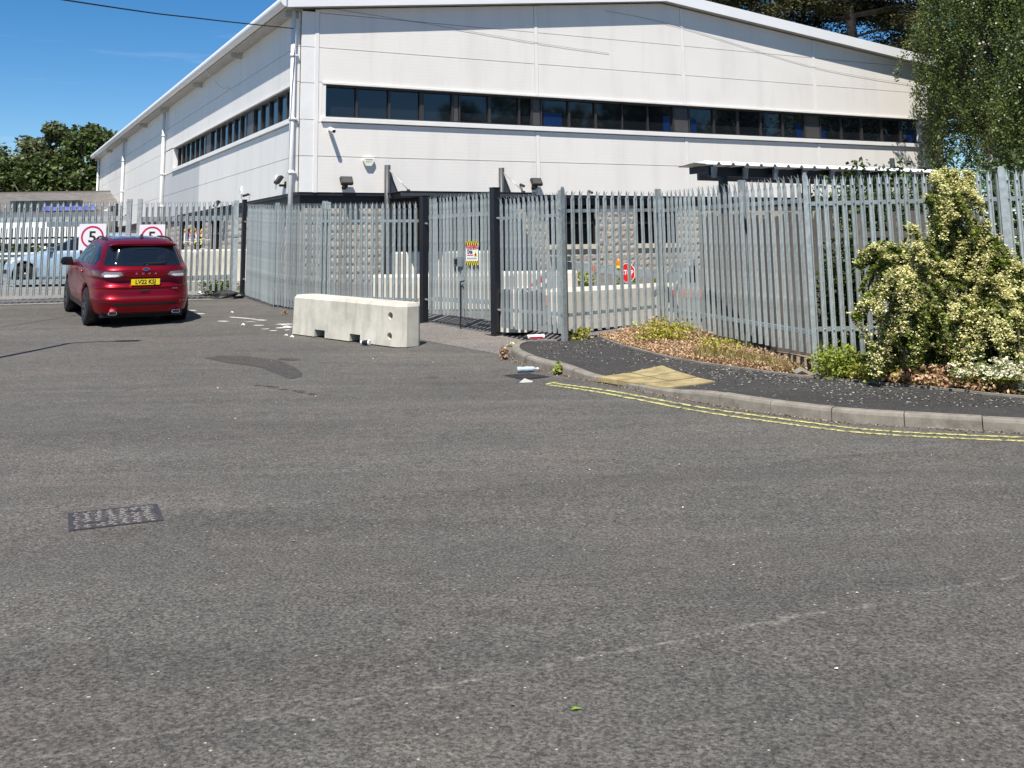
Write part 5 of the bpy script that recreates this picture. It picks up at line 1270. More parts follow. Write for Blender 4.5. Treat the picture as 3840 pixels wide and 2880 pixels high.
def rock(loc, s_, label, m):
    mb = MB(); ph = [(0, 0, 1), (.8, .2, .4), (.1, .9, .4), (-.8, .2, .35), (-.1, -.9, .4), (.6, -.5, -.1), (.5, .6, -.1), (-.6, .6, -.1), (-.6, -.5, -.1)]
    mb.v = [(a*s_*random.uniform(.8, 1.2), b*s_*random.uniform(.8, 1.2), max(0, c*s_*.8*random.uniform(.8, 1.2)) ) for a, b, c in ph]
    mb.f = [(0, 1, 2), (0, 2, 3), (0, 3, 4), (0, 4, 1), (1, 5, 6), (1, 6, 2), (2, 6, 7), (2, 7, 3), (3, 7, 8), (3, 8, 4), (4, 8, 5), (4, 5, 1)]
    o = mb.build('stone', m); o.location = loc; tag(o, label, 'stone', 'loose white stones'); return o
wst = mat('white_stone', (.66, .64, .60), .8, noise=(20, .15))
rock((-3.80, 17.72, g(17.7)), .035, 'white stone touching the left end of the concrete block', wst); rock((-3.66, 17.5, g(17.5)), .045, 'larger white stone just before the left end of the concrete block', wst)
rock((-4.9, 19.2, g(19.2)), .05, 'white stone among the paint splashes right of the car', wst); rock((-5.64, 21.2, g(21.2)), .04, 'small white stone between the car and the palisade corner', wst)
rock((-7.15, 24.1, .74), .09, 'white stone lying under the vehicle gate notice', wst); rock((3.28, 12.42, g(12.4) + .1), .10, 'grey lump of concrete at the foot of the corner post', M['kerb'])
gl_ = MB().add([(-.022, 0, .004), (0, -.011, .009), (.024, 0, .004), (0, .011, .009)], [(0, 1, 2, 3)]).build('fallen_leaf', leafmat('lime_leaf', (.25, .40, .03), .1, .0)); gl_.location = (.2, 4.13, g(4.13)); gl_.rotation_euler = (0, 0, .3); tag(gl_, 'single lime green leaf lying on the near asphalt', 'leaf')
lt = np.stack([rng.uniform(-5, 5, 90), rng.uniform(4, 16, 90), np.zeros(90)], 1); lt[:, 2] = [g(y) + .006 for y in lt[:, 1]]
lo = link('grit', leaf_mesh('grit', lt, .018, up=3, aspect=.8, seed=9), mat('pale_grit', (.55, .53, .49), .8, island=.3)); tag(lo, 'pale grit and crumbs scattered on the road', kind='stuff')
# fallen petals on the footway
pt = []
while len(pt) < 1900:
    x, y = rng.uniform(.3, 6), rng.uniform(10, 16)
    dl = y - float(np.interp(x, [.3, 1.28, 1.62, 2.0, 2.42, 2.97, 3.77, 4.9, 6], [16.2, 16.2, 14.91, 13.91, 13.2, 12.45, 11.66, 10.5, 9.8]))
    kk = y - float(np.interp(x, [.06, .64, 1.06, 1.93, 2.4, 3.46, 4.33, 6.5], [14.45, 13.2, 12.5, 11.13, 10.5, 9.68, 9.3, 8.62]))
    if dl > -.02 or kk < .18: continue
    dens = math.exp(dl * .9) * (.35 + .65 * (math.sin(x*3.1)*math.sin(y*2.7) > -.1))
    if rng.random() < dens: pt.append((x, y, g(y) + pdz(x, y) + .006))
po = link('fallen_petals', leaf_mesh('fallen_petals', np.array(pt), .024, up=3, aspect=.75, seed=4), mat('dry_petals', (.22, .21, .19), .8, island=.5)); tag(po, 'white blossom petals strewn over the footway', kind='stuff')
gp = []
for i in range(1200):
    s_ = rng.uniform(1.5, cum[-1] - .4); p, n = kat(s_); q = p - n * abs(rng.normal(0, .05)) - n*.01; gp.append((q[0], q[1], g(q[1]) + .008))
po2 = link('gutter_debris', leaf_mesh('gutter_debris', np.array(gp), .025, up=2, aspect=.6, seed=5), mat('brown_debris', (.24, .16, .10), .9, island=.5, hue=.02)); tag(po2, 'brown leaf crumbs along the foot of the kerb', kind='stuff')

# ------------------------------------------------------------------ plants
LM = {'brown': leafmat('dry_brown_leaves', (.44, .29, .16), .45, .03, .2), 'pink': leafmat('dry_pinkish_leaves', (.46, .31, .20), .35, .03, .2), 'lime': leafmat('yellow_green_leaves', (.38, .36, .06), .35, .03, .35),
      'haw': leafmat('hawthorn_leaves', (.11, .15, .025), .45, .02, .35), 'haw2': leafmat('fresh_hawthorn_leaves', (.27, .32, .05), .35, .02, .35), 'flower': leafmat('cream_blossom', (.72, .68, .33), .22, .01, .3), 'flower2': leafmat('white_blossom', (.66, .65, .46), .18, .01, .25),
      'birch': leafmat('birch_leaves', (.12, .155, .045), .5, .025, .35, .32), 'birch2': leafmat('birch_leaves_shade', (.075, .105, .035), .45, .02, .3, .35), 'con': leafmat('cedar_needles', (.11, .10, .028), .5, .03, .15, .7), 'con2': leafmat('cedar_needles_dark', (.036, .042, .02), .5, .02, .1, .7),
      'tree': leafmat('tree_leaves', (.075, .105, .028), .5, .02, .3), 'tree2': leafmat('tree_leaves_pale', (.12, .14, .06), .45, .03, .3), 'grass': leafmat('dry_grass', (.30, .25, .09), .4, .03, .3), 'ggrass': leafmat('green_grass', (.10, .15, .025), .4, .02, .3), 'ivy': leafmat('ivy_leaves', (.05, .085, .02), .45, .02, .25)}
def stuffpts(poly, n, hmax, zfun, seed, sharp=1.0):
    r_ = np.random.default_rng(seed); P = np.array(poly); lo_, hi_ = P.min(0), P.max(0); out = []
    while len(out) < n:
        x, y = r_.uniform(lo_, hi_)
        ins = False; j = len(poly) - 1
        for i in range(len(poly)):
            (xi, yi), (xj, yj) = poly[i], poly[j]
            if (yi > y) != (yj > y) and x < (xj - xi)*(y - yi)/(yj - yi) + xi: ins = not ins
            j = i
        if ins: out.append((x, y, zfun(x, y) + .01 + r_.random()**1.4 * hmax(x, y)))
    return np.array(out)
vz = lambda x, y: g(y) + .09
def fdist(x, y):        # distance in front of the long run G
    a, b = np.array(q2), np.array(q3); d = (b - a)/np.linalg.norm(b - a); return abs((x - a[0])*d[1] - (y - a[1])*d[0])
WBED = [(1.25, 16.3), (1.50, 15.2), (1.72, 14.75), (2.08, 13.85), (2.52, 13.15), (3.06, 12.42), (3.40, 12.5), (2.95, 14.2), (2.45, 16.2), (2.2, 17.0), (1.5, 16.5)]
hb = lambda x, y: .05 + .20*max(0, 1 - fdist(x, y)/1.0) * (0.35 + .65*min(max((y - 12.6)/1.6, 0), 1)) * (.6 + .4*math.sin(x*9 + y*6))
b1 = stuffpts(WBED, 12000, hb, vz, 3); b2 = stuffpts(WBED, 9500, hb, vz, 4)
o = link('dry_weeds', leaf_mesh('dry_weeds', b1, .035, up=.4, aspect=.6, seed=3), LM['brown']); tag(o, 'brown dried weeds along the palisade foot', kind='stuff')
o = link('withered_weeds', leaf_mesh('withered_weeds', b2, .035, up=.4, aspect=.6, seed=8), LM['pink']); tag(o, 'pinkish withered weeds over the verge', kind='stuff')
def blades(name, pts, h, w, m, label, seed=1, lean=.35):
    r_ = np.random.default_rng(seed); n = len(pts); P = np.array(pts, float); a = r_.uniform(0, 2*np.pi, n); hh = h*(.5 + r_.random(n)*.8)
    side = np.stack([np.cos(a), np.sin(a), np.zeros(n)], 1)*w; top = P + np.stack([r_.normal(0, lean, n)*hh, r_.normal(0, lean, n)*hh, hh], 1); mid = (P + top)/2 + np.array([0, 0, 1])*hh[:, None]*.08
    v = np.stack([P - side, P + side, mid + side*.7, top, mid - side*.7], 1).reshape(-1, 3)
    o = link(name, np_mesh(name, v, np.arange(n*5).reshape(n, 5), 5), m); tag(o, label, kind='stuff'); return o
gpts = stuffpts([(2.2, 13.75), (2.6, 13.2), (3.1, 12.45), (3.35, 12.5), (3.0, 13.8), (2.7, 14.6)], 1500, lambda x, y: .01, vz, 6)
blades('dry_grass', gpts, .13, .005, LM['grass'], 'yellowed grass tufts before the corner post', 2)
def clump(name, label, cat, c, r3, n, size, m, seed, group=None, extra=None, stems=0):
    e = empty(name, (c[0], c[1], c[2])); tag(e, label, cat, group); r_ = np.random.default_rng(seed)
    d = r_.normal(size=(n, 3)); d /= np.linalg.norm(d, axis=1)[:, None]; rad = r_.random(n)**.45; lump = 1 + .28*np.sin(d[:, 0]*5 + seed)*np.cos(d[:, 1]*4 + d[:, 2]*5)
    P = d*(rad*lump)[:, None]*np.array(r3) + np.array([0, 0, r3[2]*.8]); P = P[P[:, 2] > 0.01]
    link('foliage', leaf_mesh('foliage', P, size, up=.5, aspect=.65, seed=seed), m, e)
    if extra is not None:
        k = r_.random(len(P)) < extra[1]; k &= P[:, 2] > r3[2]*.5; link('blossom', leaf_mesh('blossom', P[k]*1.04, extra[2], up=1, aspect=.9, seed=seed+1), extra[0], e)
    st = MB()
    for i in range(max(stems, 3)):
        q = P[r_.integers(len(P))]; st.tube([(q[0]*.15, q[1]*.15, 0), (q[0]*.6, q[1]*.6, q[2]*.5), tuple(q)], [.008, .006, .003], 5)
    st.build('stem', M['bark'], e); return e
clump('bramble_clump', 'bright yellow-green bramble clump against the palisade above dry weeds', 'plant', (2.18, 15.45, g(15.5) + .08), (.48, .5, .20), 1700, .042, LM['lime'], 21)
clump('bramble_clump', 'low yellow-green bramble below the long palisade run', 'plant', (2.72, 14.3, g(14.3) + .08), (.4, .6, .13), 1100, .04, LM['lime'], 22)
clump('weed_clump', 'green and yellow weeds right of the corner post foot', 'plant', (3.62, 12.05, g(12) + .08), (.34, .3, .22), 1700, .045, LM['haw2'], 23)
clump('weed_clump', 'golden weeds under the left side of the flowering bush', 'plant', (4.0, 11.72, g(11.7) + .08), (.4, .28, .16), 1600, .045, LM['lime'], 24)
clump('weed_clump', 'reddish brown dead weeds under the flowering bush', 'plant', (4.45, 11.42, g(11.4) + .08), (.5, .28, .13), 2200, .045, LM['brown'], 25)
clump('weed_clump', 'brown dead weeds at the right-hand edge of the verge', 'plant', (5.0, 11.05, g(11) + .08), (.6, .3, .12), 2200, .045, LM['brown'], 26)
clump('kerb_weed', 'small green weed growing at the kerb joint beside the grate', 'plant', (.52, 13.32, g(13.3)), (.06, .06, .09), 60, .06, LM['haw2'], 27)
clump('kerb_weed', 'straggly brown weed at the sharp bend of the kerb', 'plant', (-.17, 14.75, g(14.8)), (.06, .1, .10), 90, .05, LM['brown'], 28)
clump('gate_weed', 'green weeds behind the vehicle gate notice', 'plant', (-6.95, 24.9, g(24.9)), (.5, .4, .22), 700, .07, LM['haw2'], 29)
clump('fence_weed', 'small red and green weed at the fence foot left of the block', 'plant', (-4.52, 20.85, g(20.9)), (.08, .08, .05), 60, .035, LM['pink'], 30)
clump('fence_weed', 'weed with yellow leaves beside the round-topped kerb post', 'plant', (.95, 16.05, g(16) + .06), (.18, .2, .14), 300, .05, LM['lime'], 31)
for i, (x, y) in enumerate(((1.1, 24.0), (1.6, 25.2), (2.6, 24.6), (3.5, 25.4))):
    clump('planter_weed', ['green weeds below the first stone-wall window', 'green weeds behind the swing barrier arm', 'green weeds right of the stop sign', 'green weeds below the second stone-wall window'][i], 'plant', (x, y, g(y)), (.3, .3, .25), 350, .08, LM['haw2'], 40 + i, 'weeds in the yard')
clump('ivy_shrub', 'dark ivy climbing over the gappy timber fence', 'shrub', (4.7, 14.2, .9), (.7, .4, .95), 4500, .07, LM['ivy'], 33)
clump('ivy_shrub', 'dark shrub at the right behind the palisade and bush', 'shrub', (6.6, 14.6, .5), (1.3, .6, 1.3), 7000, .08, LM['ivy'], 34)
clump('yard_shrub', 'dark shrub in the shelter behind the long palisade run', 'shrub', (7.2, 20.2, 1.2), (1.1, .6, 1.1), 3500, .10, LM['ivy'], 35)

clump('ivy_shrub', 'dark ivy between the palisade corner and the flowering bush', 'shrub', (4.15, 13.35, .25), (.42, .25, .85), 3200, .06, LM['ivy'], 36)
clump('ivy_shrub', 'dark undergrowth behind the palisade at the right edge', 'shrub', (5.7, 13.2, .2), (.9, .3, 1.0), 5000, .065, LM['ivy'], 37)
# flowering hawthorn
HB = empty('hawthorn_bush', (4.75, 11.75, g(11.75) + .08)); tag(HB, 'sprawling hawthorn bush laden with cream blossom before the palisade', 'bush')
hz = HB.location.z
arcs = [  # arching boughs, world coordinates: start, middle, end and girth of leaf
    [(4.80, 11.80, .2), (4.88, 11.9, 1.3), (4.93, 12.0, 1.9), (4.93, 12.0, 2.42), .25], [(4.88, 11.9, 1.3), (4.85, 11.9, 2.0), (4.70, 11.9, 2.12), .22], [(4.9, 11.9, 1.6), (5.05, 11.95, 2.2), (5.16, 11.9, 2.02), .18],
    [(4.75, 11.8, .3), (4.45, 11.8, 1.35), (4.05, 11.75, 1.55), (3.80, 11.7, 1.42), .22], [(4.7, 11.75, .3), (4.35, 11.7, 1.05), (3.95, 11.6, 1.10), (3.66, 11.5, .86), .20], [(4.7, 11.7, .3), (4.4, 11.6, 1.15), (4.15, 11.5, 1.2), .26],
    [(4.7, 11.7, .3), (4.5, 11.55, .95), (4.3, 11.4, .7), (4.2, 11.35, .38), .22], [(4.85, 11.8, .3), (5.05, 11.8, 1.35), (5.28, 11.75, 1.60), (5.50, 11.7, 1.15), .26], [(4.85, 11.8, .3), (5.3, 11.8, 1.3), (5.75, 11.8, 1.25), (6.05, 11.7, .95), .24],
    [(4.85, 11.75, .3), (5.1, 11.6, 1.0), (5.25, 11.4, .75), (5.3, 11.3, .4), .24], [(4.9, 11.8, .2), (5.5, 11.7, .9), (5.6, 11.5, .6), (5.62, 11.3, .25), .26], [(4.8, 11.7, .2), (4.8, 11.5, .8), (4.8, 11.35, .5), .26], [(4.9, 11.8, .2), (5.9, 11.9, .9), (6.2, 11.8, .5), .35], [(4.8, 11.9, .3), (4.6, 12.0, 1.2), (4.4, 12.0, 1.6), .22],
    [(4.8, 11.8, .2), (4.35, 11.75, .6), (4.05, 11.65, .5), .24], [(4.9, 11.7, .3), (5.5, 11.5, .95), (5.85, 11.2, .5), (5.9, 11.1, .25), .24], [(4.9, 11.7, .3), (5.1, 11.4, .7), (5.25, 11.1, .3), .2], [(5.0, 11.9, .2), (5.2, 12.0, .7), (5.35, 12.0, .3), .34], [(4.9, 11.9, 1.2), (5.2, 12.0, 1.75), (5.45, 12.0, 1.6), .2]]
lp_, fp_, f2_, tw = [], [], [], MB(); hr = np.random.default_rng(77)
for a in list(arcs):
    pa = np.array(catmull(a[:-1], 10)); a[-1] *= .62
    for q in range(26):
        s0 = pa[hr.integers(len(pa)//3, len(pa))]; dd = hr.normal(size=3); dd[1] -= .45; dd /= np.linalg.norm(dd); ln = hr.uniform(.22, .62)
        m0 = s0 + dd*ln*.6 + np.array([0, 0, .10]); e0 = s0 + dd*ln + np.array([0, 0, -.16 + hr.uniform(-.12, .15)])
        zm = float(np.interp(e0[0], [3.7, 3.82, 3.9, 4.45, 4.58, 4.65, 5.15, 5.22, 5.42, 5.5, 5.75, 5.9], [1.3, 1.45, 1.6, 1.62, 1.75, 2.45, 2.45, 1.85, 1.75, 1.5, 1.35, 1.1]))
        if .2 < e0[2] < zm and e0[0] > 3.66 and max(m0[2], e0[2]) < zm + .06: arcs.append([tuple(s0), tuple(m0), tuple(e0), hr.uniform(.025, .055)])
for a in arcs:
    path = np.array(catmull(a[:-1], 14)); gr_ = a[-1]; n = len(path); fl_ = hr.random() < .55 or gr_ > .1; tw.tube([tuple(p) for p in path[::3]], [.022 - .018*i/len(path[::3]) for i in range(len(path[::3]))], 6)
    for i in range(n):
        t = i/(n - 1); k = gr_*(.45 + .75*math.sin(math.pi*min(t*.8 + .2, 1)) )
        c = path[i]
        m_ = int((40 if len(a) > 4 or gr_ > .14 else 7)*(.5 + t)); off = hr.normal(size=(m_, 3)); off /= np.linalg.norm(off, axis=1)[:, None]; off *= (hr.random(m_)**.5*k)[:, None]; off[:, 2] *= .85
        lp_.append(c + off)
        if t > .3 and fl_:
            m2 = int((2.2 if gr_ > .1 else 3.0)*t*(1 if c[2] > .9 else .75) + hr.random()); o2 = hr.normal(size=(m2, 3)); o2 /= np.linalg.norm(o2, axis=1)[:, None]; o2[:, 2] = np.abs(o2[:, 2])*.9 + .1; o2[:, 1] -= .25
            (fp_ if c[2] > .75 else f2_).append(c + o2*k*(.72 + .35*hr.random((m2, 1))))
lp_ = np.concatenate(lp_); lp_ = lp_[lp_[:, 2] > .25] - np.array(HB.location)
half = hr.random(len(lp_)) < .55
link('leaves', leaf_mesh('leaves', lp_[half], .042, up=.5, aspect=.7, seed=2), LM['haw'], HB); link('young_leaves', leaf_mesh('young_leaves', lp_[~half], .040, up=.6, aspect=.7, seed=3), LM['haw2'], HB)
def florets(pts, per, spread, seed):
    r_ = np.random.default_rng(seed); P = np.repeat(np.array(pts), per, 0); o = r_.normal(size=P.shape)*spread; o[:, 2] = np.abs(o[:, 2])*.8; return P + o
link('blossom', leaf_mesh('blossom', florets(np.concatenate(fp_), 9, .024, 5) - np.array(HB.location), .022, up=1.0, aspect=.95, seed=6), LM['flower'], HB)
link('low_blossom', leaf_mesh('low_blossom', florets(np.concatenate(f2_), 9, .028, 6) - np.array(HB.location), .02, up=1.0, aspect=.95, seed=7), LM['flower'], HB)
tw2 = tw.build('branch', M['bark'], HB); tw2.location = -HB.location
# white flowering plant trailing onto the footway at the right
WF = empty('white_flower_clump', (4.98, 10.78, g(10.8) + .09)); tag(WF, 'low mass of white flowers spilling onto the footway at the right edge', 'plant')
wp = hr.normal(size=(380, 3))*np.array([.22, .13, .09]); wp[:, 2] = np.abs(wp[:, 2]) + .04 + .1*(wp[:, 0] < 0)
wp[:, 1] -= wp[:, 0]*.55
link('blossom', leaf_mesh('blossom', florets(wp, 9, .02, 8), .028, up=1.2, aspect=.95, seed=8), LM['flower2'], WF); link('leaves', leaf_mesh('leaves', np.repeat(wp, 3, 0)*.95 - np.array([0, 0, .03]), .045, seed=9), LM['haw2'], WF)
gb = stuffpts([(4.2, 11.7), (5.9, 11.0), (6.0, 11.8), (4.6, 12.2)], 700, lambda x, y: .01, vz, 16); blades('green_grass', gb, .38, .007, LM['ggrass'], 'long green grass under the flowering bush', 5, .3)
gb = stuffpts([(3.7, 11.75), (5.2, 10.55), (6.2, 10.2), (5.6, 11.4), (4.0, 12.0)], 1300, lambda x, y: .01, vz, 17); blades('straw_grass', gb, .14, .005, LM['grass'], 'straw coloured grass at the back of the footway', 6, .5)
vl = stuffpts([(3.5, 12.0), (4.46, 11.05), (4.9, 10.58), (6.2, 9.8), (7.5, 10.5), (7, 12), (3.5, 12.5)], 5000, lambda x, y: .05, vz, 18); o = link('leaf_litter', leaf_mesh('leaf_litter', vl, .04, up=.8, seed=12), LM['brown']); tag(o, 'brown leaf litter under the flowering bush', kind='stuff')

# ------------------------------------------------------------------ trees
def trunk(e, pts, r0, r1, m=None):
    p = catmull(pts, 5); n = len(p); MB().tube([tuple(q) for q in p], [r0 + (r1 - r0)*i/(n-1) for i in range(n)], 9).build('trunk', m or M['bark'], e, smooth=True)
M['birchbark'] = mat('birch_bark', (.42, .40, .36), .8, noise=(7, .4))
def birch(x, y, h, rad, zlow, label, seed, nst):
    e = empty('birch_tree', (x, y, g(y))); tag(e, label, 'tree', 'birch trees by the gable'); r_ = np.random.default_rng(seed)
    trunk(e, [(0, 0, 0), (.05, .05, h*.3), (-.05, 0, h*.65), (.05, 0, h*.96)], .16, .02, M['birchbark'])
    br = MB(); A_, B_ = [], []
    for i in range(nst):
        t = r_.random()**.8; z0 = zlow + (h - zlow)*(.12 + .88*t); rr = rad*(1 - .75*max(0, (t - .45)/.55)**1.5)*(.25 + .75*math.sqrt(r_.random())); a = r_.uniform(0, 2*math.pi)
        s_ = np.array([rr*math.cos(a), rr*math.sin(a), z0]); ln = r_.uniform(.7, 2.3)*min(1, (z0 - zlow + 1.2)/2.5)
        if i % 7 == 0: br.tube([(0, 0, z0*.8), tuple(s_*np.array([.5, .5, .95])), tuple(s_)], [.03, .02, .008], 5)
        nl = int(ln*52); u_ = r_.random(nl); drift = r_.normal(0, .16, 2)
        P = s_ + np.stack([u_*drift[0]*ln + r_.normal(0, .075, nl), u_*drift[1]*ln + r_.normal(0, .075, nl), .35 - u_*ln + r_.normal(0, .04, nl)], 1)
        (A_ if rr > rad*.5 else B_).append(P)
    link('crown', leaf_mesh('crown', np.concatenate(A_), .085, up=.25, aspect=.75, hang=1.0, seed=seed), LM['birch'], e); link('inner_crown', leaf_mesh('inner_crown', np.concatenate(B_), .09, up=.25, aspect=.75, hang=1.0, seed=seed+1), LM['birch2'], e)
    br.build('limb', M['bark'], e); return e
birch(16.3, 35.6, 12.2, 2.35, 2.6, 'drooping birch hiding the right corner of the warehouse', 51, 900)
birch(18.6, 37.2, 12.5, 2.3, 2.2, 'birch at the right edge beyond the drooping one', 52, 750)
birch(16.2, 31.5, 7.2, 1.7, 1.6, 'smaller leafy tree in front of the birches at the right', 53, 420)
def cedar(x, y, h, label, seed, trunk_show):
    e = empty('cedar_tree', (x, y, g(y))); tag(e, label, 'tree', 'dark conifers behind the warehouse'); r_ = np.random.default_rng(seed)
    trunk(e, [(0, 0, 0), (.2, 0, h*.4), (-.2, .1, h*.75), (0, 0, h)], .48, .1, mat('cedar_bark', (.30, .22, .18), .9, noise=(3, .4)))
    br = MB(); A_, B_ = [], []
    for i in range(84):
        z0 = h*(.30 + .68*r_.random()); a = r_.uniform(0, 2*math.pi); ln = (1 - .55*(z0/h))*h*.36*r_.uniform(.6, 1.1); d = np.array([math.cos(a), math.sin(a), 0])
        tip = np.array([0, 0, z0]) + d*ln + np.array([0, 0, r_.uniform(-.6, 1.2)]); mid = np.array([0, 0, z0]) + d*ln*.5 + np.array([0, 0, r_.uniform(.1, .9)])
        br.tube([(0, 0, z0), tuple(mid), tuple(tip)], [.10, .06, .02], 5)
        for k in range(9):
            t = r_.uniform(.35, 1.05); c = (1-t)**2*np.array([0, 0, z0]) + 2*t*(1-t)*mid + t*t*tip + r_.normal(0, .35, 3)*np.array([1, 1, .35])
            n = 95; P = c + r_.normal(size=(n, 3))*np.array([.62, .62, .2]); (A_ if r_.random() < .42 else B_).append(P)
    link('crown', leaf_mesh('crown', np.concatenate(A_), .24, up=.9, aspect=.5, seed=seed), LM['con'], e); link('inner_crown', leaf_mesh('inner_crown', np.concatenate(B_), .25, up=.9, aspect=.5, seed=seed+1), LM['con2'], e)
    br.build('limb', M['bark'], e)
cedar(11.2, 68, 24, 'dark conifer at the left end of the foliage above the roof ridge', 64, 0)
cedar(15.8, 66, 25, 'dark conifer rising over the middle of the right roof slope', 61, 0)
cedar(21.3, 64, 25, 'dark conifer with a bare pinkish trunk beside the birch', 62, 1)
cedar(27.5, 68, 24, 'dark conifer glimpsed behind the birch', 63, 1)
def broad(x, y, h, rad, zc, n, size, m, label, seed, group, squash=.8):
    e = empty('broadleaf_tree', (x, y, g(y))); tag(e, label, 'tree', group); r_ = np.random.default_rng(seed)
    trunk(e, [(0, 0, 0), (.2, 0, h*.3), (0, 0, h*.8)], .4, .1)
    P_ = []; nc = 46
    for i in range(nc):
        d = r_.normal(size=3); d /= np.linalg.norm(d); c = np.array([0, 0, zc]) + d*np.array([rad, rad, (h - zc)*.95 if d[2] > 0 else zc*.8])*r_.uniform(.45, .92); s_ = rad*r_.uniform(.18, .34); k = n//nc
        q = r_.normal(size=(k, 3)); q /= np.linalg.norm(q, axis=1)[:, None]; P_.append(c + q*(r_.random(k)**.4)[:, None]*s_*np.array([1, 1, squash]))
    link('crown', leaf_mesh('crown', np.concatenate(P_), size, up=.6, aspect=.7, seed=seed), m, e)
    lm = MB()
    for i in range(7): a = i*.9; lm.tube([(0, 0, h*.35), (rad*.4*math.cos(a), rad*.4*math.sin(a), h*.55), (rad*.7*math.cos(a), rad*.7*math.sin(a), h*.75)], [.16, .1, .04], 5)
    lm.build('limb', M['bark'], e)
GL = 'trees beyond the low building'
broad(-47.5, 95, 12.2, 4.2, 7.8, 6500, .42, LM['tree'], 'dark round tree at the left edge behind the corrugated roof', 71, GL)
broad(-41.6, 94, 13.2, 3.6, 8.6, 6500, .42, LM['tree2'], 'paler tree standing between two dark trees', 72, GL)
broad(-37.0, 92, 15.2, 3.6, 8.8, 8000, .40, LM['tree'], 'tallest dark tree next to the far end of the warehouse', 73, GL)
broad(-44.5, 90, 9.4, 3.6, 6.2, 5500, .40, LM['tree'], 'low dark tree filling the gap above the corrugated roof', 74, GL)
broad(-40.0, 89, 9.2, 3.4, 6.2, 5500, .40, LM['tree'], 'low dark tree before the tallest tree', 75, GL)
broad(-51, 92, 9.8, 4, 6.2, 5000, .42, LM['tree'], 'dark tree cut by the left edge of the view', 76, GL)
broad(-35.5, 88, 9.5, 3.0, 6.2, 4500, .40, LM['tree'], 'small dark tree touching the warehouse eave', 77, GL)
# trees across the road behind the viewer: they are what the gable windows mirror
for i, (x, y, h) in enumerate(((52, -4, 17), (60, -16, 19), (64, -30, 18), (47, 9, 15), (58, 6, 18))):
    broad(x, y, h, 6.5, h*.52, 4200, .8, LM['tree'], ['tall tree across the road mirrored in the middle gable windows', 'tall tree across the road mirrored in the black gable windows', 'tall tree across the road farthest behind the viewer', 'tree across the road nearest the warehouse corner', 'tree across the road mirrored at the right end of the gable'][i], 80 + i, 'trees across the road')
def hedge(name, x0, y0, x1, y1, h, label, seed, n=7000):
    r_ = np.random.default_rng(seed); t = r_.random(n); P = np.stack([x0 + (x1-x0)*t + r_.normal(0, .5, n), y0 + (y1-y0)*t + r_.normal(0, .5, n), r_.random(n)**.7*h*(.9 + .1*np.sin(t*40))], 1)
    o = link(name, leaf_mesh(name, P, .55, up=.3, seed=seed), LM['tree']); tag(o, label, kind='stuff')
hedge('far_hedge', -30, -26, 40, -30, 3.2, 'tall hedge across the road behind the viewer', 90, 9000); hedge('far_hedge', 40, -30, 60, 12, 3.6, 'tall hedge along the road to the right', 91, 7000)

# ------------------------------------------------------------------ background at the left: low building, wall, railings
LBd = empty('low_building', (-31.5, 60, g(60))); tag(LBd, 'low white building with grey corrugated roof beyond the service yard', 'building')
zg = g(60)
MB().box((-14, 0, 0), (7.75, 9, 4.12 - zg)).build('wall', mat('white_render', (.74, .74, .72), .7, noise=(1, .05)), LBd)
rf = MB(); nx_ = 150; L_ = 22.2; vs_ = []
for y, z in ((-.25, 4.06), (6.2, 5.52)):
    for i in range(nx_*2 + 1): vs_.append((-14.2 + L_*i/(nx_*2), y, z - zg + (.045 if i % 2 else 0)))
k = nx_*2 + 1; rf.add(vs_, [(i, i+1, k+i+1, k+i) for i in range(k - 1)]); rf.build('roof', mat('fibre_cement', (.155, .145, .135), .9, noise=(2, .3)), LBd)
MB().bar((-14.2, 6.2, 5.55 - zg), (8.0, 6.2, 5.55 - zg), .25, .12).build('ridge', mat('ridge_tile', (.14, .12, .105), .9), LBd)
for i in range(10):
    x = 2.75 + i*.40; MB().box((x, -.18, 4.1 - zg), (x + .36, .3, 4.72 - zg)).build('window', mat('roof_window_%d' % (i % 2), ((.03, .04, .04), (.018, .02, .022))[i % 2], .25), LBd)
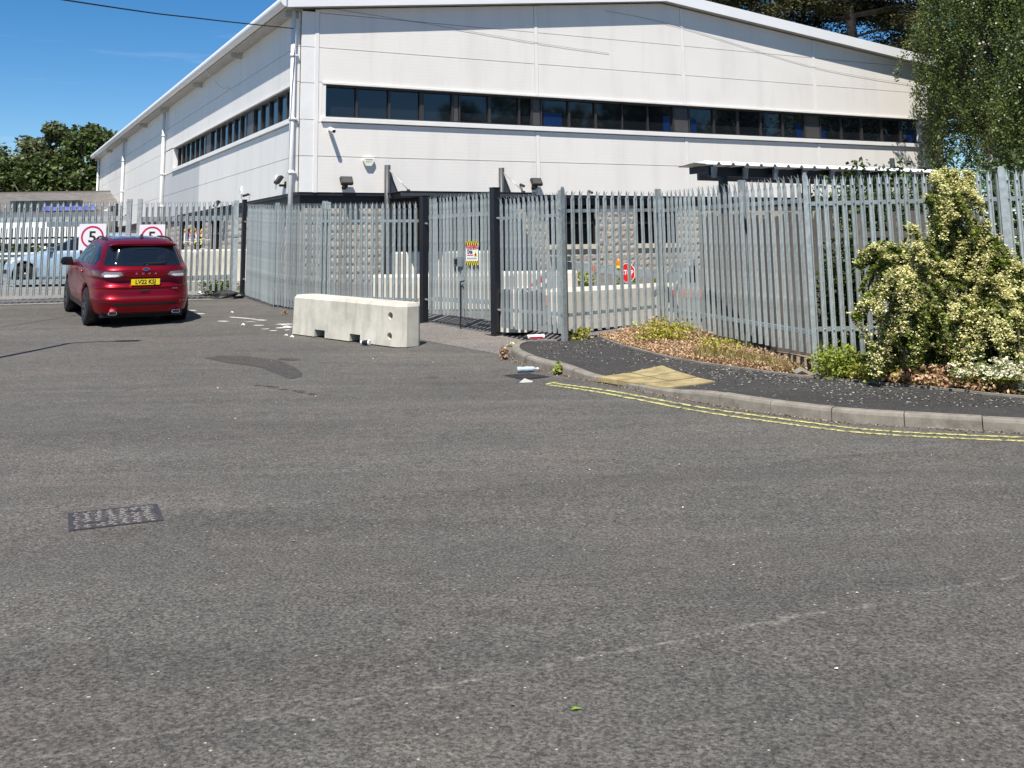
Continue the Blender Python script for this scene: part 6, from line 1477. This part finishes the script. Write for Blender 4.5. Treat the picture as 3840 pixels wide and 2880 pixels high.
tp_ = empty('blue_tarpaulin', (-25.3, 59.6, 4.12)); tag(tp_, 'blue tarpaulin lying along the top of the low white wall', 'tarpaulin')
tb = MB(); 
for i in range(16):
    for j, (y, z) in enumerate(((-.1, 0), (0, .3), (.5, .32))): tb.v.append((-1.5 + .2*i, y, z*(.55 + .45*abs(math.sin(i*.8 + .4))) + .0))
tb.f = [(i*3+j, (i+1)*3+j, (i+1)*3+j+1, i*3+j+1) for i in range(15) for j in range(2)]
tb.build('sheet', mat('blue_tarp', (.03, .05, .28), .5), tp_)
def railings(name, x0, x1, y, zb, h, sp, label, m):
    e = empty(name, (x0, y, zb)); tag(e, label, 'fence'); pl = MB(); x = 0
    while x < x1 - x0: pl.box((x, 0, 0), (x + .04, .012, h + (.04 if int(x/sp) % 2 else 0))); x += sp
    r_ = pl.build('pales', m, e); tag(r_, kind='stuff'); MB().box((0, .012, h*.76), (x1 - x0, .04, h*.80)).build('rail', m, e); MB().box((0, .012, .15), (x1 - x0, .04, .2)).build('rail', m, e)
railings('far_fence', -32, -20.0, 48, g(48), 2.02, .13, 'dark palisade fence before the low white building', M['black_steel'])
GRl = empty('guard_rail', (-32, 40, g(40))); tag(GRl, 'grey crash barrier running behind the pale blue car', 'guard rail')
gw = MB(); prof = [(0, .62), (-.05, .68), (0, .74), (0, .78), (-.05, .84), (0, .92)]
for x in (0, 19.5): gw.v += [(x, a, b) for a, b in prof]
gw.f = [(i, 6+i, 7+i, i+1) for i in range(5)]; gw.build('beam', M['galv_dull'], GRl)
for x in np.arange(.5, 19.5, 2): MB().box((x, .02, -.1), (x + .1, .12, .85)).build('post', M['galv_dull'], GRl)
lw = MB().box((-36, 49.2, g(49)), (-21.2, 49.7, 2.2)).build('low_wall', M['black_steel']); tag(lw, 'dark low wall below the white building', 'wall')
clump('yard_hedge', 'scrubby plants with pale flowers at the foot of the far fence', 'plant', (-24.0, 46.5, g(46)), (3.0, .6, .8), 2500, .2, LM['ivy'], 95, None, (LM['flower2'], .10, .25))
